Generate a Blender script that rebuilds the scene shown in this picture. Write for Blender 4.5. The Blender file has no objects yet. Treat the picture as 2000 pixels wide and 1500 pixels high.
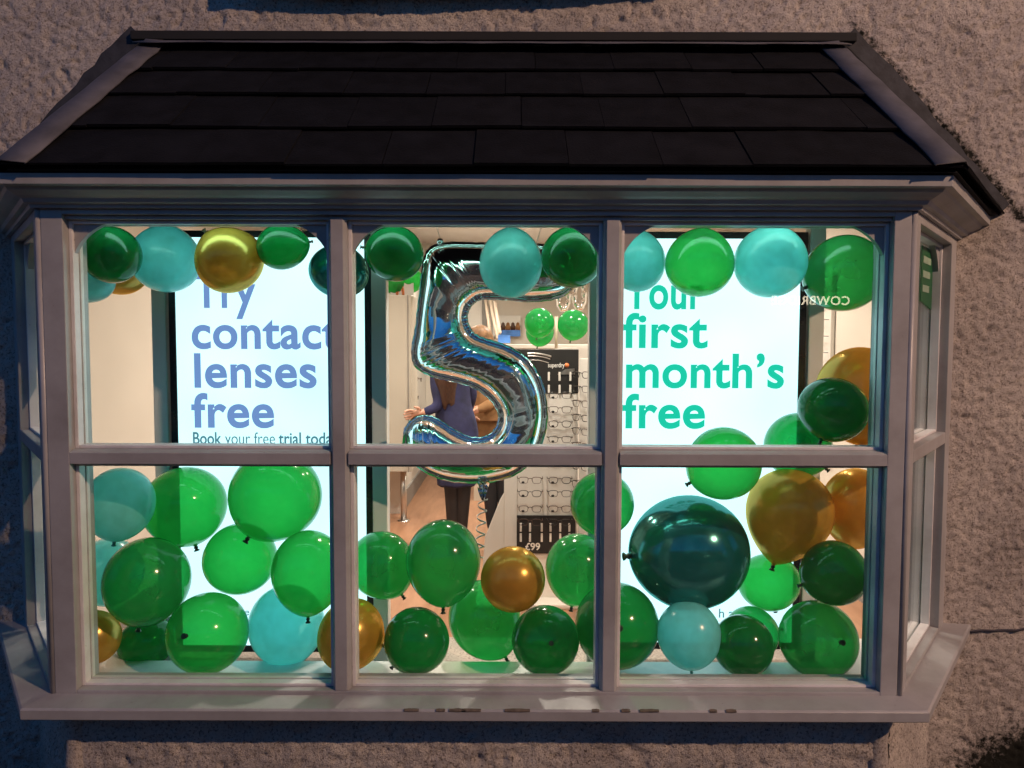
import bpy, bmesh, math, random
import numpy as np
from mathutils import Vector, Matrix, Euler
random.seed(7)
R = math.radians
sc = bpy.context.scene
COL = sc.collection

# ------------------------------------------------------------------ camera
FPX, PITCH, CAMZ = 1444.0, R(3.2), 1.65
cam = bpy.data.cameras.new('camera')
cam.sensor_width = 36.0
cam.lens = 36.0 * FPX / 2000.0
cam.clip_start, cam.clip_end = 0.05, 200.0
cam_o = bpy.data.objects.new('camera', cam)
COL.objects.link(cam_o)
cam_o.location = (0, 0, CAMZ)
cam_o.rotation_euler = Euler((math.pi / 2 - PITCH, 0, 0))
cam_o.rotation_euler.rotate_axis('Z', R(0.16))
sc.camera = cam_o

# ------------------------------------------------------------------ dusk sky and weak sun
world = bpy.data.worlds.new('World')
sc.world = world
world.use_nodes = True
wn = world.node_tree.nodes
sky = wn.new('ShaderNodeTexSky')
sky.sky_type = 'NISHITA'
sky.sun_disc = False
sky.sun_elevation = R(5.0)
sky.sun_rotation = R(20)
sky.ozone_density = 6.0
bg = wn['Background']
bg.inputs['Strength'].default_value = 0.15
world.node_tree.links.new(sky.outputs[0], bg.inputs['Color'])
sun = bpy.data.lights.new('sun', 'SUN')
sun.energy = 0.012
sun.angle = R(10)
sun.color = (1.0, 0.8, 0.65)
sun_o = bpy.data.objects.new('sun', sun)
sun_o.rotation_euler = (R(-87.8), 0, R(-20))
COL.objects.link(sun_o)

vs = sc.view_settings
vs.view_transform = 'Standard'
vs.look = 'None'
vs.exposure = 0.4
vs.gamma = 1.0
cy = sc.cycles
cy.use_denoising = True
cy.max_bounces = 9
cy.diffuse_bounces = 5
cy.glossy_bounces = 5
cy.transmission_bounces = 6
cy.transparent_max_bounces = 28
cy.sample_clamp_indirect = 4.0
cy.caustics_reflective = False
cy.caustics_refractive = False


# ------------------------------------------------------------------ helpers
def at(px, py, Y):
    """world point at depth Y on the sight line of a photograph pixel (2000 x 1500)"""
    u, v = (px - 1000) / FPX, (750 - py) / FPX
    d = Vector((u, v * math.sin(PITCH) + math.cos(PITCH), v * math.cos(PITCH) - math.sin(PITCH)))
    d *= Y / d.y
    return Vector((d.x, Y, CAMZ + d.z))


def new_obj(name, me, mat=None, parent=None):
    o = bpy.data.objects.new(name, me)
    COL.objects.link(o)
    if mat is not None and me is not None and not me.materials:
        me.materials.append(mat)
    if parent is not None:
        o.parent = parent
    return o


def tag(o, label=None, cat=None, group=None, kind=None):
    if label: o['label'] = label
    if cat: o['category'] = cat
    if group: o['group'] = group
    if kind: o['kind'] = kind
    return o


def empty(name, loc=(0, 0, 0), rz=0.0):
    o = bpy.data.objects.new(name, None)
    o.empty_display_size = 0.1
    o.location = loc
    o.rotation_euler = (0, 0, rz)
    COL.objects.link(o)
    return o


class MB:
    """collects geometry, builds ONE mesh object"""

    def __init__(self):
        self.v, self.f, self.smooth, self.mi = [], [], [], []

    def add(self, vs_, fs, smooth=False, mi=0):
        b = len(self.v)
        self.v += [tuple(x) for x in vs_]
        for f in fs:
            self.f.append(tuple(b + i for i in f))
            self.smooth.append(smooth)
            self.mi.append(mi)
        return self

    def box(self, x0, x1, y0, y1, z0, z1, T=None, mi=0):
        p = [Vector((x, y, z)) for x in (x0, x1) for y in (y0, y1) for z in (z0, z1)]
        if T: p = [T(q) for q in p]
        return self.add(p, [(0, 1, 3, 2), (4, 6, 7, 5), (0, 4, 5, 1), (2, 3, 7, 6), (0, 2, 6, 4), (1, 5, 7, 3)], mi=mi)

    def prism(self, pts, off, mi=0, smooth=False):
        """polygon pts (3D) extruded by vector off"""
        n = len(pts)
        a = [Vector(p) for p in pts]
        b = [p + Vector(off) for p in a]
        fs = [tuple(range(n)), tuple(range(2 * n - 1, n - 1, -1))]
        fs += [(i, i + n, (i + 1) % n + n, (i + 1) % n) for i in range(n)]
        return self.add(a + b, fs, smooth, mi)

    def tube(self, pts, rad, seg=8, caps=True, mi=0, smooth=True):
        pts = [Vector(p) for p in pts]
        n = len(pts)
        rads = rad if isinstance(rad, (list, tuple)) else [rad] * n
        V, Fs = [], []
        up = Vector((0.13, 0.31, 0.94)).normalized()
        for i in range(n):
            t = (pts[min(i + 1, n - 1)] - pts[max(i - 1, 0)])
            t = t.normalized() if t.length > 1e-9 else Vector((0, 0, 1))
            a = t.cross(up)
            if a.length < 1e-3: a = t.cross(Vector((1, 0, 0)))
            a.normalize()
            b = t.cross(a)
            up = a.cross(t) if False else up
            for k in range(seg):
                an = 2 * math.pi * k / seg
                V.append(pts[i] + a * (rads[i] * math.cos(an)) + b * (rads[i] * math.sin(an)))
        for i in range(n - 1):
            for k in range(seg):
                k2 = (k + 1) % seg
                Fs.append((i * seg + k, i * seg + k2, (i + 1) * seg + k2, (i + 1) * seg + k))
        if caps:
            Fs.append(tuple(range(seg - 1, -1, -1)))
            Fs.append(tuple(range((n - 1) * seg, n * seg)))
        return self.add(V, Fs, smooth, mi)

    def lathe(self, prof, seg=32, T=None, mi=0):
        """prof: list of (r,z) about local z; closed at ends if r==0"""
        V, Fs, idx = [], [], []
        for r, z in prof:
            if r < 1e-9:
                idx.append([len(V)] * seg)
                V.append(Vector((0, 0, z)))
            else:
                idx.append(list(range(len(V), len(V) + seg)))
                V += [Vector((r * math.cos(2 * math.pi * k / seg), r * math.sin(2 * math.pi * k / seg), z)) for k in range(seg)]
        for a, b in zip(idx, idx[1:]):
            for k in range(seg):
                q = [a[k], a[(k + 1) % seg], b[(k + 1) % seg], b[k]]
                q = [x for i, x in enumerate(q) if x not in q[:i]]
                if len(q) >= 3: Fs.append(tuple(q))
        if T: V = [T(p) for p in V]
        return self.add(V, Fs, True, mi)

    def mesh(self, name='mesh'):
        me = bpy.data.meshes.new(name)
        me.from_pydata(self.v, [], self.f)
        me.polygons.foreach_set('use_smooth', self.smooth)
        me.polygons.foreach_set('material_index', self.mi)
        me.update()
        return me

    def build(self, name, mat, parent=None, bevel=0.0, fixn=True):
        me = self.mesh(name)
        if bevel or fixn:
            bm = bmesh.new()
            bm.from_mesh(me)
            bmesh.ops.recalc_face_normals(bm, faces=bm.faces)
            if bevel:
                es = [e for e in bm.edges if len(e.link_faces) == 2 and e.calc_face_angle(0) > 0.5]
                bmesh.ops.bevel(bm, geom=es, offset=bevel, segments=2, profile=0.6, affect='EDGES', clamp_overlap=True)
            bm.to_mesh(me)
            bm.free()
        mats = mat if isinstance(mat, (list, tuple)) else [mat]
        for m in mats: me.materials.append(m)
        return new_obj(name, me, None, parent)


# ------------------------------------------------------------------ materials
def mat_new(name):
    m = bpy.data.materials.new(name)
    m.use_nodes = True
    n = m.node_tree.nodes
    n.clear()
    out = n.new('ShaderNodeOutputMaterial')
    return m, n, m.node_tree.links, out


def noise_node(n, l, scale, detail=4, rough=0.55, coord='Object', stretch=None):
    tc = n.new('ShaderNodeTexCoord')
    src = tc.outputs[coord]
    if stretch:
        mp = n.new('ShaderNodeMapping')
        mp.inputs['Scale'].default_value = stretch
        l.new(src, mp.inputs['Vector'])
        src = mp.outputs[0]
    t = n.new('ShaderNodeTexNoise')
    t.inputs['Scale'].default_value = scale
    t.inputs['Detail'].default_value = detail
    t.inputs['Roughness'].default_value = rough
    l.new(src, t.inputs['Vector'])
    return t


def ramp(n, l, src, stops):
    r = n.new('ShaderNodeValToRGB')
    e = r.color_ramp.elements
    while len(e) < len(stops): e.new(0.5)
    for el, (p, c) in zip(e, stops):
        el.position = p
        el.color = c if len(c) == 4 else (*c, 1)
    l.new(src, r.inputs[0])
    return r


def m_basic(name, c, rough=0.5, metal=0.0, var=0.12, scale=9.0, bump=0.0, bscale=60.0, spec=0.5, c2=None, stretch=None, coat=0.0):
    m, n, l, out = mat_new(name)
    b = n.new('ShaderNodeBsdfPrincipled')
    b.inputs['Roughness'].default_value = rough
    b.inputs['Metallic'].default_value = metal
    b.inputs['Specular IOR Level'].default_value = spec
    b.inputs['Coat Weight'].default_value = coat
    t = noise_node(n, l, scale, stretch=stretch)
    lo = c2 if c2 else tuple(x * (1 - var) for x in c)
    hi = c if c2 else tuple(min(1, x * (1 + var)) for x in c)
    rp = ramp(n, l, t.outputs['Fac'], [(0.3, lo), (0.7, hi)])
    l.new(rp.outputs[0], b.inputs['Base Color'])
    if bump:
        t2 = noise_node(n, l, bscale, detail=3)
        bp = n.new('ShaderNodeBump')
        bp.inputs['Strength'].default_value = bump
        bp.inputs['Distance'].default_value = 0.004
        l.new(t2.outputs['Fac'], bp.inputs['Height'])
        l.new(bp.outputs[0], b.inputs['Normal'])
    l.new(b.outputs[0], out.inputs[0])
    return m


def m_emit(name, c, s):
    m, n, l, out = mat_new(name)
    e = n.new('ShaderNodeEmission')
    e.inputs['Color'].default_value = (*c, 1)
    e.inputs['Strength'].default_value = s
    l.new(e.outputs[0], out.inputs[0])
    return m


def schlick(n, l, f0=0.04, front_only=False):
    """thin-sheet Fresnel, the same from both sides"""
    lw = n.new('ShaderNodeLayerWeight')
    lw.inputs['Blend'].default_value = 0.5
    p = n.new('ShaderNodeMath'); p.operation = 'POWER'
    l.new(lw.outputs['Facing'], p.inputs[0]); p.inputs[1].default_value = 5.0
    m_ = n.new('ShaderNodeMath'); m_.operation = 'MULTIPLY_ADD'
    l.new(p.outputs[0], m_.inputs[0]); m_.inputs[1].default_value = 1 - f0; m_.inputs[2].default_value = f0
    if not front_only: return m_.outputs[0]
    g = n.new('ShaderNodeNewGeometry')
    iv = n.new('ShaderNodeMath'); iv.operation = 'SUBTRACT'; iv.inputs[0].default_value = 1.0
    l.new(g.outputs['Backfacing'], iv.inputs[1])
    k = n.new('ShaderNodeMath'); k.operation = 'MULTIPLY'
    l.new(m_.outputs[0], k.inputs[0]); l.new(iv.outputs[0], k.inputs[1])
    return k.outputs[0]


def m_glass(name):
    m, n, l, out = mat_new(name)
    tr = n.new('ShaderNodeBsdfTransparent')
    tr.inputs[0].default_value = (0.975, 0.985, 0.98, 1)
    gl = n.new('ShaderNodeBsdfGlossy')
    gl.inputs['Roughness'].default_value = 0.0
    gl.inputs['Color'].default_value = (1, 1, 1, 1)
    fr_out = schlick(n, l, 0.035)
    t = noise_node(n, l, 1.3, detail=1)
    bp = n.new('ShaderNodeBump')
    bp.inputs['Strength'].default_value = 0.02
    bp.inputs['Distance'].default_value = 0.02
    l.new(t.outputs['Fac'], bp.inputs['Height'])
    l.new(bp.outputs[0], gl.inputs['Normal'])
    mx = n.new('ShaderNodeMixShader')
    l.new(fr_out, mx.inputs[0])
    l.new(tr.outputs[0], mx.inputs[1])
    l.new(gl.outputs[0], mx.inputs[2])
    l.new(mx.outputs[0], out.inputs[0])
    return m


def m_latex(name, body, tint, clear, gloss=0.13, trans=0.6, metal=0.0):
    """thin coloured rubber skin: part clear (tinted), part scattering, with a gloss"""
    m, n, l, out = mat_new(name)
    t = noise_node(n, l, 2.2, detail=2)
    rp = ramp(n, l, t.outputs['Fac'], [(0.3, tuple(x * 0.88 for x in body)), (0.7, tuple(min(1, x * 1.1) for x in body))])
    df = n.new('ShaderNodeBsdfDiffuse')
    tl = n.new('ShaderNodeBsdfTranslucent')
    l.new(rp.outputs[0], df.inputs[0])
    l.new(rp.outputs[0], tl.inputs[0])
    mx1 = n.new('ShaderNodeMixShader')
    mx1.inputs[0].default_value = trans
    l.new(df.outputs[0], mx1.inputs[1])
    l.new(tl.outputs[0], mx1.inputs[2])
    tr = n.new('ShaderNodeBsdfTransparent')
    tr.inputs[0].default_value = (*tint, 1)
    lw = n.new('ShaderNodeLayerWeight')
    lw.inputs['Blend'].default_value = 0.35
    mr = n.new('ShaderNodeMapRange')
    mr.inputs['From Min'].default_value = 0.0
    mr.inputs['From Max'].default_value = 1.0
    mr.inputs['To Min'].default_value = clear
    mr.inputs['To Max'].default_value = clear * 0.25
    l.new(lw.outputs['Facing'], mr.inputs['Value'])
    mx2 = n.new('ShaderNodeMixShader')
    l.new(mr.outputs[0], mx2.inputs[0])
    l.new(mx1.outputs[0], mx2.inputs[1])
    l.new(tr.outputs[0], mx2.inputs[2])
    gl = n.new('ShaderNodeBsdfGlossy')
    gl.inputs['Roughness'].default_value = gloss
    if metal:
        gl.inputs['Color'].default_value = (*[min(1, x * 1.3 + 0.1) for x in body], 1)
    mx3 = n.new('ShaderNodeMixShader')
    l.new(schlick(n, l, max(0.03, metal), True), mx3.inputs[0])
    l.new(mx2.outputs[0], mx3.inputs[1])
    l.new(gl.outputs[0], mx3.inputs[2])
    l.new(mx3.outputs[0], out.inputs[0])
    return m


def m_render_wall():
    m, n, l, out = mat_new('roughcast_render')
    b = n.new('ShaderNodeBsdfPrincipled')
    b.inputs['Roughness'].default_value = 0.95
    b.inputs['Specular IOR Level'].default_value = 0.15
    t1 = noise_node(n, l, 3.0, detail=6, rough=0.6)
    r1 = ramp(n, l, t1.outputs['Fac'], [(0.3, (0.41, 0.365, 0.33)), (0.5, (0.53, 0.475, 0.43)), (0.72, (0.63, 0.57, 0.50))])
    t2 = noise_node(n, l, 110, detail=4, rough=0.75)
    r2 = ramp(n, l, t2.outputs['Fac'], [(0.30, (0.13, 0.12, 0.13)), (0.40, (0.55, 0.52, 0.5)), (0.50, (1, 1, 1))])
    mul = n.new('ShaderNodeMixRGB')
    mul.blend_type = 'MULTIPLY'
    mul.inputs[0].default_value = 0.95
    l.new(r1.outputs[0], mul.inputs[1])
    l.new(r2.outputs[0], mul.inputs[2])
    # algae and a black patch: a mask stored on the vertices, broken up by noise
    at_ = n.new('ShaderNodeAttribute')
    at_.attribute_name = 'dark_marks'
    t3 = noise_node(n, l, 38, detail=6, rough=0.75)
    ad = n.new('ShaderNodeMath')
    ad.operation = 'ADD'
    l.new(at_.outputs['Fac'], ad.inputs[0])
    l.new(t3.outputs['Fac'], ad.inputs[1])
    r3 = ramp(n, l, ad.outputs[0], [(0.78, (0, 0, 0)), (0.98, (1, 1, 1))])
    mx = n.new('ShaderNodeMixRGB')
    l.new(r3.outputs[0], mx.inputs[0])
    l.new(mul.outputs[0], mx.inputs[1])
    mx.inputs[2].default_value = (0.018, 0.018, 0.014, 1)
    l.new(mx.outputs[0], b.inputs['Base Color'])
    t4 = noise_node(n, l, 150, detail=5, rough=0.75)
    bp = n.new('ShaderNodeBump')
    bp.inputs['Strength'].default_value = 1.0
    bp.inputs['Distance'].default_value = 0.008
    l.new(t4.outputs['Fac'], bp.inputs['Height'])
    l.new(bp.outputs[0], b.inputs['Normal'])
    l.new(b.outputs[0], out.inputs[0])
    return m


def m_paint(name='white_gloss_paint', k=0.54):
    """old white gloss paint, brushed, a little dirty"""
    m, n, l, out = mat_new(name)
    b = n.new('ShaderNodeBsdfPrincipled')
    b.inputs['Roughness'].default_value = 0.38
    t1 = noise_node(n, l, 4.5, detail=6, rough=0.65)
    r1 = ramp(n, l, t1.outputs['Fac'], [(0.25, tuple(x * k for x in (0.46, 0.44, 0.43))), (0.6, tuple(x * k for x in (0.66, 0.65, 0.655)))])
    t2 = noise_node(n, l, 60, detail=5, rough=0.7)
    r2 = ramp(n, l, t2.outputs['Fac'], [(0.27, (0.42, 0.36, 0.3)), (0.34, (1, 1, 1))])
    mul = n.new('ShaderNodeMixRGB')
    mul.blend_type = 'MULTIPLY'
    mul.inputs[0].default_value = 0.8
    l.new(r1.outputs[0], mul.inputs[1])
    l.new(r2.outputs[0], mul.inputs[2])
    l.new(mul.outputs[0], b.inputs['Base Color'])
    t3 = noise_node(n, l, 22, detail=3)
    bp = n.new('ShaderNodeBump')
    bp.inputs['Strength'].default_value = 0.25
    bp.inputs['Distance'].default_value = 0.002
    l.new(t3.outputs['Fac'], bp.inputs['Height'])
    l.new(bp.outputs[0], b.inputs['Normal'])
    l.new(b.outputs[0], out.inputs[0])
    return m


M = {}
M['render'] = m_render_wall()
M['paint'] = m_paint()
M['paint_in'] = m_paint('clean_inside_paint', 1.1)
M['glass'] = m_glass('window_glass')
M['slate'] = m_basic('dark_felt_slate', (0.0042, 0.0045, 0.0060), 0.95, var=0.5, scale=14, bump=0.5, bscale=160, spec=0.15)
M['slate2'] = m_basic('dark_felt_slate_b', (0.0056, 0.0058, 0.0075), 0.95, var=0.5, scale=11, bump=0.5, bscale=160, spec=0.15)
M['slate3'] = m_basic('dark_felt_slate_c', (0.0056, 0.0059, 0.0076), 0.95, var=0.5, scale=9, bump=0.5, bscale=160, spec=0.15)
M['lead'] = m_basic('weathered_lead', (0.082, 0.080, 0.092), 0.7, metal=0.0, var=0.45, scale=7, bump=0.5, bscale=14)
M['soaker'] = m_basic('dark_soaker', (0.03, 0.031, 0.037), 0.8, var=0.4, scale=20, bump=0.4, bscale=60)
M['deck'] = m_basic('black_roof_felt', (0.012, 0.012, 0.012), 0.9)
M['stone'] = m_basic('dark_painted_stone', (0.045, 0.04, 0.05), 0.8, var=0.3, bump=0.3, bscale=30)
M['bare'] = m_basic('bare_rotten_wood', (0.11, 0.085, 0.065), 0.9, var=0.4, scale=60)
M['plaster'] = m_basic('cream_plaster', (0.60, 0.56, 0.50), 0.85, var=0.05, scale=2.0, bump=0.08, bscale=80)
M['ceil'] = m_basic('ceiling_paint', (0.72, 0.66, 0.60), 0.9, var=0.03, scale=2.0)
M['floor'] = m_basic('oak_laminate', (0.40, 0.21, 0.12), 0.38, c2=(0.30, 0.15, 0.085), scale=5, stretch=(6, 0.8, 1))
M['skirt'] = m_basic('grey_skirting', (0.23, 0.22, 0.21), 0.5, var=0.06)
M['white'] = m_basic('white_laminate', (0.70, 0.68, 0.64), 0.35, var=0.03, scale=3)
M['cabinet'] = m_basic('stone_grey_laminate', (0.50, 0.46, 0.39), 0.4, var=0.04, scale=3)
M['chrome'] = m_basic('brushed_steel', (0.62, 0.60, 0.58), 0.28, metal=1.0, var=0.06, scale=30)
M['post'] = m_basic('grey_steel_post', (0.72, 0.75, 0.75), 0.35, metal=0.0, var=0.04, scale=5)
M['bezel'] = m_basic('black_bezel', (0.012, 0.014, 0.016), 0.25, var=0.2)
def m_screen():
    """backlit panel, its backlight a little uneven"""
    m, n, l, out = mat_new('lit_screen_white')
    e = n.new('ShaderNodeEmission')
    e.inputs['Color'].default_value = (0.50, 0.88, 0.91, 1)
    t = noise_node(n, l, 1.6, detail=2)
    mr = n.new('ShaderNodeMapRange')
    mr.inputs['From Min'].default_value = 0.3
    mr.inputs['From Max'].default_value = 0.7
    mr.inputs['To Min'].default_value = 1.25
    mr.inputs['To Max'].default_value = 1.65
    l.new(t.outputs['Fac'], mr.inputs['Value'])
    l.new(mr.outputs[0], e.inputs['Strength'])
    l.new(e.outputs[0], out.inputs[0])
    return m


M['screen'] = m_screen()
M['txt_blue'] = m_emit('screen_text_blue', (0.15, 0.27, 0.56), 0.9)
M['txt_teal'] = m_emit('screen_text_teal', (0.010, 0.56, 0.37), 0.9)
M['txt_grey'] = m_emit('screen_text_grey', (0.07, 0.19, 0.24), 1.0)
M['black'] = m_basic('matt_black', (0.012, 0.012, 0.012), 0.5, var=0.2)
M['frame'] = m_basic('spectacle_frame', (0.02, 0.017, 0.015), 0.3, var=0.3)
M['frame2'] = m_basic('spectacle_frame_brown', (0.06, 0.03, 0.02), 0.3, var=0.3)
M['foil'] = m_basic('silver_foil', (0.95, 0.95, 0.95), 0.085, metal=1.0, var=0.02)
M['thread'] = m_basic('white_thread', (0.7, 0.7, 0.68), 0.6)
M['poster'] = m_basic('poster_paper', (0.62, 0.61, 0.58), 0.6, var=0.05)
M['blue'] = m_basic('blue_print', (0.07, 0.22, 0.62), 0.5, var=0.1)
M['orange'] = m_basic('orange_print', (0.75, 0.2, 0.06), 0.5, var=0.05)
M['wlet'] = m_basic('white_print', (0.75, 0.75, 0.73), 0.5, var=0.03)
M['greenprint'] = m_basic('green_print', (0.015, 0.11, 0.035), 0.45, var=0.15)
M['palegreen'] = m_basic('pale_green_print', (0.30, 0.42, 0.30), 0.5, var=0.2)
M['skin'] = m_basic('skin', (0.56, 0.30, 0.21), 0.5, var=0.1)
M['hair'] = m_basic('brown_hair', (0.085, 0.035, 0.018), 0.45, var=0.7, scale=30, stretch=(8, 8, 0.6), c2=(0.03, 0.012, 0.008))
M['hair2'] = m_basic('light_brown_hair', (0.20, 0.105, 0.05), 0.5, var=0.5, scale=30)
M['navy'] = m_basic('navy_jersey', (0.020, 0.022, 0.075), 0.85, var=0.5, scale=9, bump=1.0, bscale=14)
M['tights'] = m_basic('black_tights', (0.013, 0.009, 0.009), 0.6, var=0.2)
M['tan'] = m_basic('tan_wool', (0.25, 0.125, 0.05), 0.9, var=0.2, scale=20, bump=0.3, bscale=200)
M['trouser'] = m_basic('black_cloth', (0.012, 0.012, 0.015), 0.8, var=0.2)
M['asphalt'] = m_basic('asphalt', (0.05, 0.05, 0.052), 0.85, var=0.3, scale=30, bump=0.4, bscale=120)
M['brick'] = m_basic('dark_brick_far', (0.028, 0.027, 0.032), 0.9, var=0.3, scale=4)
M['wood'] = m_basic('wood_pole', (0.62, 0.5, 0.4), 0.5, var=0.1)
M['lamp'] = m_emit('street_lamp_glow', (1.0, 0.52, 0.16), 60.0)
M['down'] = m_emit('downlight_glow', (1.0, 0.83, 0.62), 14.0)
M['led'] = m_emit('led_glow', (0.46, 1.0, 0.84), 6.5)
M['sign'] = m_emit('lit_sign_letters', (1.0, 0.86, 0.62), 7.0)
# balloons
M['b_green'] = m_latex('latex_green', (0.05, 0.47, 0.16), (0.16, 0.74, 0.32), 0.62, trans=0.62)
M['b_bright'] = m_latex('latex_bright_green', (0.07, 0.55, 0.16), (0.19, 0.78, 0.30), 0.56, trans=0.75)
M['b_dark'] = m_latex('latex_dark_green', (0.018, 0.32, 0.095), (0.06, 0.54, 0.18), 0.44, trans=0.58)
M['b_mint'] = m_latex('latex_mint', (0.38, 0.95, 0.90), (0.4, 0.93, 0.9), 0.20, gloss=0.22, trans=0.68)
M['b_gold'] = m_latex('latex_gold', (0.74, 0.42, 0.07), (0.60, 0.36, 0.05), 0.18, gloss=0.26, trans=0.55, metal=0.20)
M['b_teal'] = m_latex('latex_metallic_teal', (0.010, 0.20, 0.18), (0.03, 0.45, 0.4), 0.14, gloss=0.14, trans=0.5, metal=0.42)
M['k_dark'] = m_basic('knot_dark_latex', (0.008, 0.03, 0.012), 0.4, var=0.2)
M['k_mint'] = m_basic('knot_mint_latex', (0.05, 0.32, 0.28), 0.4, var=0.1)
M['k_gold'] = m_basic('knot_gold_latex', (0.07, 0.04, 0.01), 0.4, var=0.1)

# ------------------------------------------------------------------ bay plan
YF, YW = 2.20, 2.80                 # frame face, house wall face
XL, XR = -1.404, 1.190              # corners of the frame face
SX, SY = 0.624, 0.7814               # canted side: along x, into the house
RUN = (YW - YF) * SX / SY
TAN = math.tan(math.acos(SX) / 2)


def plan(o):
    """the bay's outline offset outwards by o: wall-left, corner-left, corner-right, wall-right"""
    k = o / SY
    return [Vector((XL - RUN - k, YW, 0)), Vector((XL - o * TAN, YF - o, 0)),
            Vector((XR + o * TAN, YF - o, 0)), Vector((XR + RUN + k, YW, 0))]


def sweep_bay(mb, prof, smooth=False):
    """closed profile [(o, z)] swept round the bay with mitred corners"""
    n = len(prof)
    V = []
    for i in range(4):
        for o, z in prof:
            p = plan(o)[i]
            V.append((p.x, p.y, z))
    F = []
    for i in range(3):
        for k in range(n):
            k2 = (k + 1) % n
            F.append((i * n + k, i * n + k2, (i + 1) * n + k2, (i + 1) * n + k))
    F += [tuple(range(n)), tuple(range(4 * n - 1, 3 * n - 1, -1))]
    mb.add(V, F, smooth)
    return mb


# ------------------------------------------------------------------ ground outside and far side of the street
g = MB().add([(-60, -60, -0.40), (60, -60, -0.40), (60, 2.3, -0.004), (-60, 2.3, -0.40)], [(0, 1, 2, 3)]).build('road', M['asphalt'])
tag(g, kind='structure')
g = MB().box(-40, 40, 0.2, 2.9, -0.399, -0.30).build('pavement', m_basic('paving', (0.07, 0.065, 0.06), 0.85, var=0.25, scale=6, bump=0.3))
tag(g, kind='structure')


# ------------------------------------------------------------------ rendered house wall
def vnoise(x, z, cell, seed):
    rs = np.random.RandomState(seed)
    n = 512
    lat = rs.rand(n, n)
    u, v = x / cell, z / cell
    i, j = np.floor(u).astype(int), np.floor(v).astype(int)
    fu, fv = u - i, v - j
    fu, fv = fu * fu * (3 - 2 * fu), fv * fv * (3 - 2 * fv)
    a, b = lat[i % n, j % n], lat[(i + 1) % n, j % n]
    c, d = lat[i % n, (j + 1) % n], lat[(i + 1) % n, (j + 1) % n]
    return (a * (1 - fu) + b * fu) * (1 - fv) + (c * (1 - fu) + d * fu) * fv


def rough(x, z):
    x = x + 0.012 * vnoise(x, z, 0.05, 8)
    h = 0.34 * vnoise(x * 0.85, z, 0.026, 1) + 0.62 * vnoise(x * 0.85, z, 0.0125, 2) + 0.5 * vnoise(x, z, 0.45, 3)
    pits = np.clip(0.36 - vnoise(x * 0.85, z, 0.017, 5), 0, 1) * 2.4
    return (h - pits) * 0.0138


def dark_marks_mask(x, z, y_wall=True):
    s = np.full_like(x, 0.14)
    s += 0.16 * (vnoise(x, z, 0.6, 11) - 0.5)
    # dark algae along the top of the little roof, thickest towards its right end
    band = np.clip(1 - np.abs(z - 2.765) / 0.035, 0, 1) * np.clip((x + 0.6) / 1.2, 0, 1)
    s += 0.36 * band * np.clip((1.30 - x) / 0.05, 0, 1)
    # along the right hip of the roof
    lx = 1.28 + (2.80 - z) * 0.92
    s += 0.30 * np.clip(1 - np.abs(x - lx) / 0.06, 0, 1) * (z > 2.1) * (z < 2.84) * (x > 0)
    # black patch low on the right
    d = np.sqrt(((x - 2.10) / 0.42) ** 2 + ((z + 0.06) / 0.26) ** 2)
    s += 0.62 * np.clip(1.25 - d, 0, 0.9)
    return s


def rough_sheet(mb_name, org, du, nu_len, z0, z1, out_n, cell, hole=None, parent=None):
    nx, nz = int(round(nu_len / cell)), int(round((z1 - z0) / cell))
    us = np.linspace(0, nu_len, nx + 1)
    zs = np.linspace(z0, z1, nz + 1)
    U, Z = np.meshgrid(us, zs, indexing='ij')
    X = org[0] + du[0] * U
    Y = org[1] + du[1] * U
    h = rough(U + org[0] * 3 + 40, Z + 20)
    V = np.stack([X + out_n[0] * h, Y + out_n[1] * h, Z], -1).reshape(-1, 3)
    I, J = np.meshgrid(np.arange(nx), np.arange(nz), indexing='ij')
    keep = np.ones(I.shape, bool)
    if hole:
        cx_, cz_ = (us[:-1] + us[1:])[:, None] / 2 + org[0], (zs[:-1] + zs[1:])[None, :] / 2
        keep = ~((cx_ > hole[0]) & (cx_ < hole[1]) & (cz_ > hole[2]) & (cz_ < hole[3]))
    I, J = I[keep], J[keep]
    a = I * (nz + 1) + J
    F = np.stack([a, a + nz + 1, a + nz + 2, a + 1], -1)
    me = bpy.data.meshes.new(mb_name)
    me.vertices.add(len(V))
    me.vertices.foreach_set('co', V.ravel())
    me.loops.add(F.size)
    me.loops.foreach_set('vertex_index', F.ravel().astype(np.int32))
    me.polygons.add(len(F))
    me.polygons.foreach_set('loop_start', np.arange(0, F.size, 4, dtype=np.int32))
    me.update(calc_edges=True)
    me.validate()
    me.polygons.foreach_set('use_smooth', [True] * len(me.polygons))
    A = me.attributes.new('dark_marks', 'FLOAT', 'POINT')
    A.data.foreach_set('value', dark_marks_mask(X, Z).ravel().astype(np.float32))
    return new_obj(mb_name, me, M['render'], parent)


HX0, HX1, HZ0, HZ1 = -1.86, 1.64, 0.40, 2.16
wall = empty('house_wall', (0, YW, 0))
tag(wall, 'rough pebbly cream rendered house wall around the bay window', 'wall')
CELL = 0.008
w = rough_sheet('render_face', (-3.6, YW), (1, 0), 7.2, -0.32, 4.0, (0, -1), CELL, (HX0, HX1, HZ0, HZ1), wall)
w.location = (0, -YW, 0)
core = MB()
for x0, x1, z0, z1 in ((-8, HX0 - 0.01, -.32, 4.0), (HX1 + 0.01, 8, -.32, 4.0), (HX0 - 0.01, HX1 + 0.01, HZ1 + 0.01, 4.0), (HX0 - 0.01, HX1 + 0.01, -.32, HZ0 - 0.01)):
    core.box(x0, x1, YW + 0.012, YW + 0.30, z0, z1)
c = core.build('masonry', M['render'], wall)
c.location = (0, -YW, 0)
lin = MB()
lin.box(HX0 - 0.008, HX0, YW + 0.004, YW + 0.304, HZ0, HZ1)
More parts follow.
